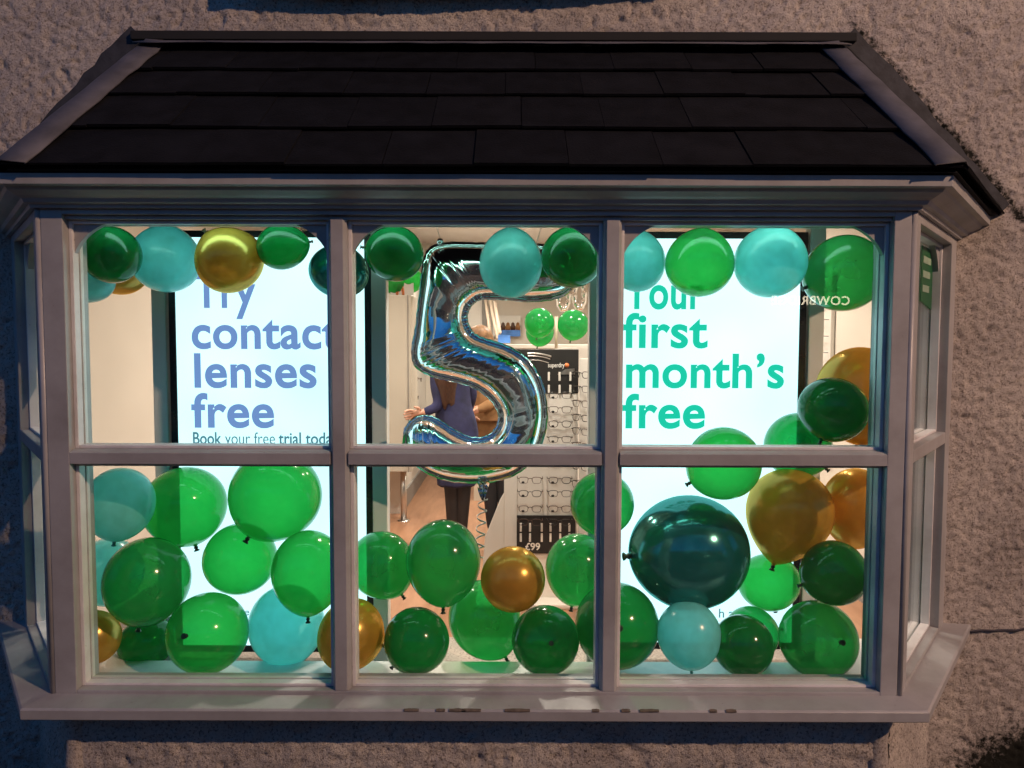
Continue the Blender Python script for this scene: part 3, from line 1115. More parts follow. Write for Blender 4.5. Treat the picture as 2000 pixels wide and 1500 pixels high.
BAL = [
    (215, 499, 58, 55, 2.430, 'dark', 150, 1.10, 'dark green balloon in the top left corner of the left window'),
    (323, 507, 66, 66, 2.620, 'mint', 80, 1.08, 'mint balloon hanging between dark green and gold ones above Try'),
    (445, 507, 68, 64, 2.449, 'gold', 130, 1.22, 'gold balloon hanging at the top covering part of the word Try'),
    (554, 483, 55, 44, 2.439, 'dark', 8, 1.25, 'small dark green balloon lying sideways right of the top gold one'),
    (662, 530, 59, 52, 2.560, 'teal', 75, 1.10, 'metallic teal balloon hanging behind the left mullion'),
    (769, 496, 58, 54, 2.440, 'dark', 170, 1.08, 'dark green balloon hanging left of the foil number five'),
    (997, 513, 62, 70, 2.509, 'mint', 88, 1.12, 'mint balloon hanging in front of the foil number five'),
    (1117, 501, 60, 62, 2.438, 'dark', 60, 1.08, 'dark green balloon in the top right corner of the middle window'),
    (1243, 508, 55, 62, 2.543, 'mint', 100, 1.10, 'mint balloon in the top left corner of the right window'),
    (1366, 511, 67, 68, 2.450, 'bright', 82, 1.12, 'bright green balloon hanging above the word Your'),
    (1504, 509, 70, 71, 2.455, 'mint', 90, 1.06, 'mint balloon hanging at the top right of the right screen'),
    (1645, 533, 80, 74, 2.467, 'green', 200, 1.10, 'large green balloon in the top right corner of the right window'),
    (168, 548, 52, 46, 2.550, 'mint', 90, 1.08, 'mint balloon peeping out below the top left dark green one'),
    (234, 528, 52, 50, 2.719, 'gold', 90, 1.08, 'orange gold balloon mostly hidden behind the top left dark green one'),
    (1680, 772, 84, 98, 2.600, 'gold', 270, 1.10, 'big gold balloon against the right edge of the upper right window'),
    (1627, 799, 68, 64, 2.447, 'dark', 250, 1.05, 'dark green balloon in front of the big gold one on the right'),
    (1560, 870, 66, 66, 2.692, 'green', 320, 1.12, 'green balloon crossing the transom below the dark green right one'),
    (1412, 905, 77, 71, 2.522, 'bright', 208, 1.10, 'bright green balloon crossing the transom below the teal word free'),
    (1345, 1077, 122, 113, 2.602, 'teal', 180, 1.06, 'largest balloon, dark shiny metallic teal, in the right window'),
    (1539, 1010, 83, 100, 2.614, 'gold', 255, 1.38, 'gold teardrop balloon with its knot down in the right window'),
    (1672, 992, 66, 82, 2.678, 'gold', 270, 1.10, 'orange gold balloon at the right edge behind the teardrop one'),
    (1628, 1118, 67, 64, 2.445, 'dark', 200, 1.12, 'dark green balloon with its knot to the left under the gold ones'),
    (1503, 1137, 62, 56, 2.700, 'bright', 285, 1.10, 'bright green balloon behind the knot of the gold teardrop'),
    (1347, 1240, 64, 68, 2.447, 'mint', 272, 1.06, 'mint balloon on the board below the largest teal balloon'),
    (1452, 1259, 60, 61, 2.437, 'dark', 'b', 1.05, 'small very dark green balloon on the board right of the mint one'),
    (1470, 1236, 54, 54, 2.601, 'green', 10, 1.08, 'green balloon mostly hidden behind the small very dark one'),
    (1600, 1247, 79, 75, 2.467, 'green', 'f', 1.05, 'large green balloon on the board in the bottom right corner'),
    (1177, 983, 66, 62, 2.480, 'green', 'f', 1.06, 'green balloon half behind the right mullion just below the transom'),
    (1127, 1113, 63, 73, 2.688, 'green', 262, 1.15, 'green balloon with its knot down left of the right mullion'),
    (1206, 1221, 80, 90, 2.511, 'dark', 'f', 1.06, 'tall dark green balloon standing behind the right mullion'),
    (748, 1106, 60, 75, 2.610, 'green', 305, 1.12, 'green balloon left of the tallest one in the middle window'),
    (867, 1101, 75, 88, 2.497, 'green', 270, 1.15, 'tallest green balloon in front of the woman in the middle window'),
    (1003, 1131, 63, 67, 2.445, 'gold', 'b', 1.05, 'gold balloon in the centre of the lower middle window'),
    (950, 1212, 68, 86, 2.640, 'green', 300, 1.12, 'pale green balloon on the board behind the central gold one'),
    (1067, 1250, 67, 70, 2.451, 'dark', 'f', 1.05, 'dark green balloon on the board right of the centre'),
    (814, 1253, 66, 67, 2.448, 'dark', 228, 1.10, 'dark green balloon on the board left of the centre'),
    (688, 1241, 66, 73, 2.482, 'gold', 340, 1.10, 'gold balloon on the board behind the left mullion'),
    (234, 988, 66, 75, 2.455, 'mint', 260, 1.08, 'mint balloon in the upper left corner of the lower left window'),
    (362, 992, 81, 80, 2.666, 'bright', 285, 1.08, 'bright green balloon overlapping the left screen edge below the transom'),
    (537, 972, 90, 93, 2.558, 'bright', 238, 1.12, 'largest bright green balloon under the transom of the left window'),
    (470, 1092, 72, 71, 2.652, 'bright', 90, 1.06, 'bright green balloon in the middle behind the larger left window ones'),
    (603, 1121, 72, 86, 2.470, 'bright', 271, 1.12, 'bright green balloon with its knot down beside the left mullion'),
    (288, 1140, 82, 91, 2.509, 'green', 258, 1.10, 'big dark shaded green balloon at the left of the lower left window'),
    (212, 1120, 66, 68, 2.662, 'mint', 200, 1.06, 'dull teal balloon behind the shaded green one at the left edge'),
    (406, 1238, 80, 80, 2.472, 'bright', 'f', 1.06, 'bright green balloon on the board with its knot facing out'),
    (561, 1224, 75, 82, 2.629, 'mint', 270, 1.10, 'mint balloon on the board at the right of the left window'),
    (287, 1256, 56, 50, 2.660, 'dark', 190, 1.06, 'dark green balloon low behind the shaded one at the left'),
    (186, 1246, 50, 54, 2.520, 'gold', 90, 1.06, 'brown gold balloon in the bottom left corner of the left window'),
]
for b in BAL: balloon(*b)

# ------------------------------------------------------------------ foil number five
def catmull(pts, n):
    P_ = [Vector((p[0], p[1], 0)) for p in pts]
    P_ = [P_[0] * 2 - P_[1]] + P_ + [P_[-1] * 2 - P_[-2]]
    m_ = len(P_) - 3
    out_ = []
    for i in range(n):
        t = i / (n - 1) * m_
        k = min(int(t), m_ - 1)
        f = t - k
        a, b, c, d = P_[k:k + 4]
        out_.append(0.5 * ((2 * b) + (c - a) * f + (2 * a - 5 * b + 4 * c - d) * f * f + (3 * b - a - 3 * c + d) * f ** 3))
    return out_


YN = 2.70
SIDE_A = [(1112, 515), (1104, 492), (1070, 486), (1010, 484), (945, 483), (890, 482), (862, 484), (846, 490), (836, 506), (830, 545), (824, 600), (818, 650), (812, 688), (818, 712), (846, 728), (890, 738), (928, 750), (960, 772), (980, 802), (978, 835), (955, 858), (922, 862), (890, 850), (862, 832), (838, 820), (815, 822), (797, 840)]
SIDE_B = [(1114, 535), (1108, 562), (1080, 576), (1030, 581), (985, 577), (950, 576), (932, 579), (920, 587), (910, 598), (905, 612), (904, 622), (907, 636), (914, 650), (928, 662), (955, 672), (990, 684), (1022, 704), (1045, 735), (1058, 775), (1060, 825), (1046, 876), (1012, 915), (965, 932), (915, 936), (862, 928), (818, 904), (795, 872)]
NS, NC = 330, 30
A_ = [at(p.x, p.y, YN) for p in catmull(SIDE_A, NS)]
B_ = [at(p.x, p.y, YN) for p in catmull(SIDE_B, NS)]


def curv(P_, i, d=7):
    a, b, c = P_[max(0, i - d)], P_[i], P_[min(NS - 1, i + d)]
    u, v = (b - a), (c - b)
    if u.length < 1e-6 or v.length < 1e-6: return 0
    return math.atan2(u.x * v.z - u.z * v.x, u.x * v.x + u.z * v.z) / (0.5 * (u.length + v.length))


rs = random.Random(5)
# pinch folds start at the inner side of each bend
folds = []
s = 0
while s < NS:
    folds.append((s + rs.uniform(-0.8, 0.8), rs.uniform(0.35, 1.0), rs.uniform(0.25, 0.95)))
    s += rs.choice([3.0, 3.6, 4.2, 5.2])
ka = [curv(A_, i) for i in range(NS)]
kb = [curv(B_, i) for i in range(NS)]
five = empty('number_balloon', at(940, 945, YN))
tag(five, 'large silver foil balloon shaped like the number five', 'balloon')
FO = -Vector(five.location)
fm = MB()
V = []
for i in range(NS):
    a, b = A_[i], B_[i]
    wdt = (b - a).length
    endf = min(1.0, (min(i, NS - 1 - i) + 0.5) / 14.0)
    endf = math.sqrt(1 - (1 - endf) ** 2)
    H = min(0.42 * wdt, 0.080) * (0.12 + 0.88 * endf)
    # which side is the inner (pinched) one: A turns inwards when its curvature sign matches
    pin_a = max(0.0, min(1.0, (ka[i] - 4) / 10)) if True else 0
    pin_b = max(0.0, min(1.0, (-kb[i] - 4) / 10))
    for j in range(NC + 1):
        t = -1 + 2 * j / NC
        base_h = H * max(0.0, 1 - abs(t) ** 2.3) ** 0.55
        d = 0.0
        for fs, amp, reach in folds:
            ds = i - fs
            if abs(ds) > 3: continue
            w_ = math.exp(-(ds / 1.05) ** 2)
            fa = max(0.0, 1 - (t + 1) / (2 * reach)) * (0.15 + pin_a)
            fb = max(0.0, 1 - (1 - t) / (2 * reach)) * (0.15 + pin_b)
            d += amp * w_ * (fa + fb)
        d = min(d, 1.1)
        h = base_h * (1 - 0.12 * d) + 0.0012 * math.sin(i * 0.21 + j * 0.3) * (1 - t * t)
        V.append(a.lerp(b, (t + 1) / 2) + Vector((0, -h, 0)))
nf = len(V)
for i in range(NS):
    for j in range(NC + 1):
        p = V[i * (NC + 1) + j]
        V.append(Vector((p.x, 2 * YN - p.y, p.z)))
F = []
for side in (0, nf):
    for i in range(NS - 1):
        for j in range(NC):
            q = (side + i * (NC + 1) + j, side + i * (NC + 1) + j + 1, side + (i + 1) * (NC + 1) + j + 1, side + (i + 1) * (NC + 1) + j)
            F.append(q if side == 0 else q[::-1])
fm.add(V, F, True)
o = fm.build('foil_body', M['foil'], five, fixn=False)
o.location = FO
# flat welded seam all round
ring = [A_[i] for i in range(NS)] + [B_[i] for i in range(NS - 1, -1, -1)]
ring = [p for k, p in enumerate(ring) if k % 2 == 0]
ctr_n = len(ring)
V, F = [], []
for k in range(ctr_n):
    p, q0, q1 = ring[k], ring[k - 3], ring[(k + 3) % ctr_n]
    tg = (q1 - q0).normalized()
    nr = Vector((tg.z, 0, -tg.x))
    idx = k * 2
    wv = 0.0016 * math.sin(k * 1.9) + rs.uniform(-0.001, 0.001)
    inside = -0.004
    ow = 0.0175 + rs.uniform(-0.0012, 0.0012)
    V += [p, p]
    V[idx] = p - nr * 0.004
    V[idx + 1] = p + nr * ow + Vector((0, wv, 0))
# orientation: make the seam grow outwards
mid = ring[0].lerp(ring[-1], 0.5)
area = sum(ring[k].x * ring[(k + 1) % ctr_n].z - ring[(k + 1) % ctr_n].x * ring[k].z for k in range(ctr_n))
if area < 0:
    for k in range(ctr_n):
        p = ring[k]
        V[2 * k] = p - (V[2 * k] - p)
        V[2 * k + 1] = Vector((2 * p.x - V[2 * k + 1].x, V[2 * k + 1].y, 2 * p.z - V[2 * k + 1].z))
for k in range(ctr_n):
    k2 = (k + 1) % ctr_n
    F.append((2 * k, 2 * k + 1, 2 * k2 + 1, 2 * k2))
o = MB().add(V, F, True).build('seam', M['foil'], five)
o.location = FO
o.modifiers.new('solid', 'SOLIDIFY').thickness = 0.0008
# hanging tab, threads, filling tail and its curled ribbon
o = MB().lathe([(0, 0.014), (0.011, 0.008), (0.013, 0), (0.010, -0.010), (0, -0.014)], 12).build('hanging_tab', M['foil'], five)
o.location = at(859, 472, YN - 0.02) + FO
for a, b in (((859, 468), (848, 430)), ((1045, 482), (1060, 430))):
    o = MB().tube([at(*a, YN - 0.02), at(*b, YN - 0.04)], 0.0012, 5).build('thread', M['thread'], five)
    o.location = FO
m_ = MB()
V, F = [], []
for i in range(9):
    for j in range(7):
        p = at(928 + j * 5.2 - (j - 3) * 0.55 * i, 936 + i * 5.2, YN)
        V.append(p + Vector((0, 0.012 * math.sin(j * 2.1 + i * 0.9) - 0.004, 0)))
for i in range(8):
    for j in range(6): F.append((i * 7 + j, i * 7 + j + 1, i * 7 + 8 + j, i * 7 + 7 + j))
m_.add(V, F, False)
o = m_.build('filling_tail', M['foil'], five)
o.location = FO
pts = []
for i in range(90):
    t = i / 89
    an = t * 2 * math.pi * 5
    c = at(944 - 8 * t, 975 + t * 115, YN)
    pts.append(c + Vector((0.018 * math.cos(an), 0.018 * math.sin(an), 0)))
V, F = [], []
for p in pts: V += [p + Vector((0, 0, 0.003)), p - Vector((0, 0, 0.003))]
for i in range(len(pts) - 1): F.append((2 * i, 2 * i + 1, 2 * i + 3, 2 * i + 2))
o = MB().add(V, F, True).build('curled_ribbon', M['thread'], five)
o.location = FO
o.modifiers.new('solid', 'SOLIDIFY').thickness = 0.0006

# ------------------------------------------------------------------ things inside the shop
def box_thing(name, b, mat, label, cat, bevel=0.004, group=None):
    x0, x1, y0, y1, z0, z1 = b
    e = empty(name, ((x0 + x1) / 2, (y0 + y1) / 2, z0))
    tag(e, label, cat, group)
    return e, -Vector(e.location)


# spectacles: one mesh per style
def spec_mesh(style):
    m_ = MB()
    w_, h_ = 0.052, 0.036
    for sx in (-1, 1):
        pts = []
        for i in range(17):
            a = 2 * math.pi * i / 16
            ca, sa = math.cos(a), math.sin(a)
            p = 0.55 if style else 0.7
            x = math.copysign(abs(ca) ** p, ca) * w_ / 2
            z = math.copysign(abs(sa) ** p, sa) * h_ / 2
            if sa < 0: x *= 0.9
            pts.append((sx * 0.037 + x, 0, z))
        m_.tube(pts, [0.0022 if p[2] > 0 else (0.0014 if style else 0.0022) for p in pts], 5, caps=False)
        m_.tube([(sx * 0.063, 0, 0.011), (sx * 0.070, -0.004, 0.012), (sx * 0.071, 0.05, 0.012), (sx * 0.069, 0.11, -0.004)], 0.0022, 5)
    m_.tube([(-0.012, 0, 0.006), (-0.006, -0.002, 0.011), (0.006, -0.002, 0.011), (0.012, 0, 0.006)], 0.002, 5)
    return m_


SPEC = []
for st, mt in ((0, 'frame'), (1, 'frame'), (1, 'frame2')):
    me = spec_mesh(st).mesh('spectacles')
    me.materials.append(M[mt])
    SPEC.append(me)
tagm = MB().lathe([(0, 0.0), (0.009, 0.0), (0.009, 0.002), (0, 0.002)], 10).mesh('price_tag')
tagm.materials.append(M['black'])


def spectacles(p, rz, label, style, tagged=True, group='spectacles on the display stand'):
    o = new_obj('spectacles', SPEC[style])
    o.location = p
    o.rotation_euler = (0, 0, rz)
    tag(o, label, 'spectacles', group)
    if tagged:
        t = new_obj('lens_sticker', tagm, None, o)
        t.location = (-0.040, -0.001, -0.011)
        t.rotation_euler = (math.pi / 2, 0, 0)
        t.scale = (1, 0.7, 1)
    return o


# eyewear stand right of the foil five
YE = 4.20
e = empty('eyewear_stand', (0.2, YE, SZ0))
tag(e, 'white floor stand of spectacles with black header behind the foil five', 'display stand')
EO_ = -Vector(e.location)
a0, a1 = at(985, 900, YE).x, at(1129, 900, YE).x
ztop, zb1, zb0 = at(1100, 682, YE).z, at(1060, 1006, YE).z, at(1060, 1080, YE).z


def eput(m_, nm, mat, bevel=0.0):
    o = m_.build(nm, mat, e, bevel)
    o.location = EO_
    return o


xb0 = at(1010, 1040, YE).x
eput(MB().box(a0, a1, YE, YE + 0.05, SZ0 + 0.03, at(1100, 768, YE).z), 'back_panel', M['white'], 0.004)
eput(MB().box(a0 - 0.16, a1 + 0.2, YE - 0.12, YE + 0.25, SZ0, SZ0 + 0.03), 'base', M['white'], 0.01)
eput(MB().box(xb0, a1 - 0.012, YE - 0.012, YE - 0.001, zb0, zb1), 'black_price_panel', M['black'], 0.002)
text_mesh('\u00a399', 0.058, M['wlet'], 'price_text', e, at(1026, 1074, YE - 0.0135) + EO_, off=0.018)
zh0 = at(1100, 768, YE).z
eput(MB().box(a0, a1, YE - 0.004, YE + 0.05, zh0 + 0.001, ztop), 'black_header', M['black'], 0.003)
text_mesh('superdry', 0.036, M['wlet'], 'header_text', e, at(1070, 717, YE - 0.0055) + EO_, off=0.012, width=0.094)
o = MB().lathe([(0, 0), (0.013, 0), (0.013, 0.002), (0, 0.002)], 18, T=lambda q: Vector((q.x, -q.z, q.y))).build('header_dot', M['orange'], e)
o.location = at(1107, 713, YE - 0.0045) + EO_
arcs = MB()
for r_, th in ((0.30, 0.010), (0.285, 0.006), (0.262, 0.004)):
    c_ = at(1040, 700, YE).x
    z_c = at(1040, 690, YE).z - 0.30
    arcs.tube([(c_ + r_ * math.sin(t), YE - 0.005, z_c + r_ * math.cos(t)) for t in np.linspace(-0.1, 0.36, 24)], th * 0.6, 5)
eput(arcs, 'header_arc_trim', M['chrome'])
m_ = MB()
q = [at(1088, 731, YE - 0.006), at(1104, 721, YE - 0.006), at(1122, 719, YE - 0.006), at(1123, 731, YE - 0.006)]
m_.prism(q, (0, -0.003, 0))
eput(m_, 'header_silver_print', M['chrome'])
m_ = MB().prism([at(1004, 930, YE + 0.03), at(978, 975, YE + 0.03), at(948, 1050, YE + 0.03), at(940, 1150, YE + 0.03), at(1004, 1150, YE + 0.03)], (0, 0.015, 0))
eput(m_, 'flared_foot', M['white'], 0.003)
# angled wing with more spectacles
wa = at(1131, 900, YE).x
wing = lambda q: Vector((wa + q.x * math.cos(R(-52)) - q.y * math.sin(R(-52)), YE + q.x * math.sin(R(-52)) + q.y * math.cos(R(-52)), q.z))
eput(MB().box(0.0, 0.17, 0.0, 0.012, SZ0 + 0.05, at(1130, 700, YE).z, wing), 'side_wing', M['white'], 0.003)
# little pegs between the columns
for row, y in enumerate((735, 760, 1030, 1050)):
    for x in (1072, 1093, 1114) if y < 900 else (1018, 1036, 1059, 1076, 1095, 1113):
        p = at(x, y, YE - 0.016)
        eput(MB().box(p.x - 0.006, p.x + 0.006, p.y, p.y + 0.004, p.z - 0.025, p.z + 0.025), 'peg', M['white'], 0.002)
rows = [772, 800, 828, 858, 888, 938, 964, 994, 1020]
for ri, y in enumerate(rows):
    for cxp, cn in ((1036, 'left'), (1094, 'right')):
        if cxp == 1036 and y < 900: continue
        where = ('%s spectacles counted from the top in the %s column of the white stand' % (['first', 'second', 'third', 'fourth', 'fifth', 'sixth', 'seventh', 'eighth', 'ninth'][ri if cxp > 1050 else ri - 5], cn))
        spectacles(at(cxp, y, YE - 0.062) , 0.0, where, (ri + (cxp > 1050)) % 3)
for ri, y in enumerate((730, 757, 785, 812, 838, 866, 905, 940, 975)):
    q = wing(Vector((0.085, -0.07, 0)))
    q.z = at(1134, y, YE).z
    spectacles(q, R(-52), 'spectacles seen edge-on on the stand wing, row %s from the top' % ['one', 'two', 'three', 'four', 'five', 'six', 'seven', 'eight', 'nine'][ri], ri % 3, False)

# second stand's rounded white top behind it, with green balloons
e2 = empty('rounded_counter', (0.62, 5.0, SZ0))
tag(e2, 'white counter with an arched top behind the black header', 'counter')
c0 = at(1120, 690, 5.0)
prof = [(c0.x + 0.36 * math.cos(t), c0.z - 0.16 + 0.20 * math.sin(t)) for t in np.linspace(0, math.pi, 24)]
m_ = MB().prism([(x, 4.98, z) for x, z in prof] + [(prof[-1][0], 4.98, SZ0), (prof[0][0], 4.98, SZ0)], (0, 0.10, 0))
o = m_.build('arched_panel', M['white'], e2)
o.location = -Vector(e2.location)
m_ = MB().box(c0.x - 0.34, c0.x + 0.34, 5.085, 5.5, SZ0, 1.1)
o = m_.build('body', M['white'], e2)
o.location = -Vector(e2.location)

for (px, py, rr, Y, col, lab) in ((1053, 631, 30, 5.62, 'green', 'green balloon on the left of the pair on the back counter'),
                                  (1119, 635, 31, 5.60, 'green', 'green balloon on the right of the pair on the back counter'),
                                  (1054, 650, 28, 5.95, 'green', 'green balloon tucked behind the left one of the back pair'),
                                  (772, 556, 22, 6.15, 'bright', 'bright green balloon on top of the grey cabinet at its left'),
                                  (800, 548, 26, 6.2, 'bright', 'bright green balloon on top of the grey cabinet beside the foil five')):
    balloon(px, py, rr, rr, Y, col, 260, 1.08, lab, 'balloons inside the shop')
po = MB().tube([at(1086, 680, 5.8), at(1086, 618, 5.8)], 0.012, 8).build('balloon_pole', M['wood'])
tag(po, 'pale thin pole standing between the pair of green balloons', 'pole')
# small foil letters far back: two rounded loops
for (px, py, nm) in ((1100, 578, 'left'), (1131, 576, 'right')):
    c_ = at(px, py, 6.3)
    pts = [c_ + Vector((0.042 * math.cos(t), 0, 0.11 * math.sin(t))) for t in np.linspace(0, 2 * math.pi, 30)]
    o = MB().tube([p - c_ for p in pts], [0.026 + 0.004 * math.sin(i * 2.2) for i in range(30)], 10, caps=False).build('foil_letter', M['foil'])
    o.location = c_
    tag(o, 'small silver foil loop hung at the back of the shop, %s of two' % nm, 'balloon', 'foil letters at the back')

# grey cabinet on the left with its steel leg, and the partition behind
cab = empty('wall_cabinet', (-1.3, 6.0, SZ0))
tag(cab, 'plain stone grey raised cabinet left of the foil five', 'cabinet')
CO = -Vector(cab.location)
xr = at(803, 700, 6.0).x
zt = at(790, 577, 6.0).z
zb = at(790, 922, 6.0).z
o = MB().box(-2.04, xr, 6.0, 6.4, zb, zt).build('carcass', M['cabinet'], cab, 0.004); o.location = CO
o = MB().box(xr - 0.028, xr - 0.022, 5.994, 5.999, zb, zt).build('door_gap', M['skirt'], cab); o.location = CO
pl_ = at(791, 1000, 6.2)
o = MB().tube([(pl_.x, 6.15, SZ0), (pl_.x, 6.15, zb)], 0.026, 16).build('leg', M['chrome'], cab); o.location = CO
o = MB().lathe([(0.05, 0), (0.05, 0.006), (0.028, 0.01), (0.0, 0.01)], 18).build('leg_foot', M['chrome'], cab); o.location = Vector((pl_.x, 6.15, SZ0)) + CO
pt = empty('display_partition', (-1.0, 7.3, SZ0))
tag(pt, 'white partition with grey skirting behind the raised cabinet', 'partition')
PO = -Vector(pt.location)
o = MB().box(-1.10, -0.97, 6.42, 8.29, SZ0, 2.2).build('board', M['white'], pt); o.location = PO
o = MB().box(-0.968, -0.955, 6.42, 8.29, SZ0, SZ0 + 0.16).build('skirting', M['skirt'], pt); o.location = PO
k = 0
for y_, zz in ((6.75, 1.32), (7.0, 1.30), (7.3, 1.28), (6.75, 1.15), (7.05, 1.12)):
    spectacles(Vector((-0.90, y_, zz)), R(90), ['nearest spectacles in the upper row', 'second spectacles in the upper row', 'farthest spectacles in the upper row', 'nearest spectacles in the lower row', 'farthest spectacles in the lower row'][k] + ' on the partition behind the woman', k % 3, False, 'spectacles on the partition')
    k += 1
# white card with a rainbow on the cabinet
rc = empty('rainbow_card', at(786, 577, 6.1))
tag(rc, 'white card with an orange rainbow arch on top of the cabinet', 'card')
o = MB().box(-0.10, 0.09, 0, 0.004, 0, 0.10).build('card', M['poster'], rc)
for r_, mt in ((0.062, 'orange'), (0.050, 'tan'), (0.038, 'orange')):
    o = MB().tube([(-0.02 + r_ * 0.5 * math.cos(t), -0.004, r_ * 1.5 * math.sin(t)) for t in np.linspace(0, math.pi, 14)], 0.0045, 5).build('rainbow_band', M[mt], rc)

# back of the shop: bright door, poster, blue box, leaning tubes
bd_ = empty('back_door', (-0.45, SY1, SZ0))
tag(bd_, 'pale cream open door at the back of the shop', 'door')
x0, x1 = at(880, 600, 8.2).x, at(941, 600, 8.2).x
o = MB().box(x0, x1, 8.2, 8.24, SZ0, 2.35).build('leaf', M['white'], bd_, 0.003); o.location = -Vector(bd_.location)
o = MB().box(x1 + 0.002, x1 + 0.05, 8.18, 8.29, SZ0, 2.42).build('door_frame', M['skirt'], bd_, 0.003); o.location = -Vector(bd_.location)
ps = empty('wall_poster', at(988, 640, 8.25))
tag(ps, 'white poster with a row of people over a blue strip on the back wall', 'poster')
PSO = -Vector(ps.location)
a, b = at(962, 616, 8.25), at(1016, 657, 8.25)
o = MB().box(a.x, b.x, 8.25, 8.256, b.z, a.z).build('sheet', M['poster'], ps); o.location = PSO
o = MB().box(a.x + 0.05, b.x, 8.244, 8.2485, b.z, b.z + 0.07).build('blue_strip', M['blue'], ps); o.location = PSO
for i in range(5):
    x = a.x + 0.06 + i * 0.055
    o = MB().lathe([(0, 0.09), (0.018, 0.075), (0.02, 0.055), (0.028, 0.04), (0.026, 0), (0, 0)], 10, T=lambda q: Vector((q.x, q.y * 0.1, q.z))).build('printed_figure', M['hair' if i % 2 else 'tan'], ps)
    o.location = Vector((x, 8.246, b.z + 0.07)) + PSO
for i, (xa, ya, xb_, yb) in enumerate(((948, 585, 958, 655), (957, 587, 972, 662), (966, 590, 976, 650))):
    o = MB().tube([at(xa, ya, 7.9 - i * 0.1), at(xb_, yb, 7.6 - i * 0.1)], 0.018, 8).build('leaning_tube', M['wood'])
    tag(o, 'pale tube leaning near the back door, %s of three' % ['leftmost', 'middle', 'rightmost'][i], 'tube', 'leaning tubes')
bx_ = empty('blue_box', at(985, 668, 7.0))
tag(bx_, 'light blue box on the back counter below the poster', 'box')
o = MB().box(-0.06, 0.055, -0.05, 0.05, -0.01, 0.055).build('carton', M['blue'], bx_, 0.003)
o = MB().box(-0.061, 0.056, -0.051, 0.051, 0.055, 0.062).build('lid', M['blue'], bx_, 0.002)
ct = empty('back_counter', (0.1, 7.2, SZ0))
tag(ct, 'cream counter at the back of the shop under the poster', 'counter')
zc_ = at(985, 670, 7.0).z
o = MB().box(-0.42, 0.9, 6.85, 7.4, zc_ - 0.05, zc_ - 0.012).build('top', M['white'], ct, 0.004); o.location = -Vector(ct.location)
o = MB().box(-0.36, 0.86, 6.95, 7.35, SZ0, zc_ - 0.051).build('front', M['cabinet'], ct); o.location = -Vector(ct.location)

# slim rack of spectacles on the right wall
rk = empty('wall_rack', (2.03, 4.85, 1.3))
tag(rk, 'narrow white spectacle rack on the right wall beside the steel post', 'rack')
o = MB().box(2.02, 2.045, 4.70, 5.1, 0.9, 2.1).build('board', M['white'], rk, 0.003); o.location = -Vector(rk.location)
for i in range(7):
    spectacles(Vector((1.985, 4.80, 2.0 - i * 0.105)), R(-90), 'spectacles on the narrow right wall rack, row %s from the top' % ['one', 'two', 'three', 'four', 'five', 'six', 'seven'][i], i % 3, False, 'spectacles on the wall rack')

# green shape on the right side glass, plain white rectangle on the left
TR_ = TF('right')
stk = empty('green_mark', TR_(Vector((0.56, 0.06, 1.80))))  # thin green shape with pale lines, laid on the outer glass
tag(stk, 'dark green pointed sticker with pale lines in the right side window', 'mark')
SO = -Vector(stk.location)
sh = [(0.44, 1.99), (0.67, 1.99), (0.69, 1.97), (0.69, 1.80), (0.685, 1.70), (0.66, 1.775), (0.44, 1.80)]
n_ = len(sh)
V = [TR_(Vector((s_, 0.0585, z))) for s_, z in sh] + [TR_(Vector((s_, 0.0605, z))) for s_, z in sh]
o = MB().add(V, [tuple(range(n_)), tuple(range(2 * n_ - 1, n_ - 1, -1))] + [(i, i + n_, (i + 1) % n_ + n_, (i + 1) % n_) for i in range(n_)]).build('green_sheet', M['greenprint'], stk)
o.location = SO
for i, z in enumerate((1.945, 1.895, 1.845)):
    o = MB().box(0.46, 0.60 - 0.01 * i, 0.0570, 0.0583, z - 0.012, z + 0.012, TR_).build('pale_line', M['palegreen'], stk)
    o.location = SO
TL_ = TF('left')
cd = MB().box(0.141, 0.285, 0.0585, 0.0605, 1.49, 1.78, TL_).build('white_rectangle', M['poster'])
tag(cd, 'plain white rectangle in the left side window', 'card')

# ------------------------------------------------------------------ people
def person(name, label, joints, edges, regions, mats, loc):
    """one continuous skinned figure; regions assign clothing by nearest bone"""
    me = bpy.data.meshes.new(name)
    keys = list(joints)
    me.from_pydata([joints[k][0] for k in keys], [(keys.index(a), keys.index(b)) for a, b in edges], [])
    o = bpy.data.objects.new(name, me)
    COL.objects.link(o)
    md = o.modifiers.new('skin', 'SKIN')
    md.use_smooth_shade = True
    md.branch_smoothing = 0.3
    for i, k in enumerate(keys):
        r_ = joints[k][1]
        me.skin_vertices[0].data[i].radius = r_ if isinstance(r_, tuple) else (r_, r_)
        me.skin_vertices[0].data[i].use_root = (k == 'pelvis')
    sb = o.modifiers.new('sub', 'SUBSURF')
    sb.levels = sb.render_levels = 2
    bpy.context.view_layer.update()
    me2 = bpy.data.meshes.new_from_object(o.evaluated_get(bpy.context.evaluated_depsgraph_get()))
    bpy.data.objects.remove(o)
    me2.materials.clear()
    for m in mats: me2.materials.append(m)
    segs = [(Vector(joints[a][0]), Vector(joints[b][0]), regions.get((a, b), 0)) for a, b in edges]
    for p in me2.polygons:
        c = p.center
        best, bi = 1e9, 0
        for a, b, ri in segs:
            ab = b - a
            t = max(0, min(1, (c - a).dot(ab) / max(ab.length_squared, 1e-9)))
            d = (a + ab * t - c).length
            if d < best: best, bi = d, ri
        p.material_index = bi
        p.use_smooth = True
    o = new_obj(name, me2)
    o.location = loc
    tag(o, label, 'person')
    return o


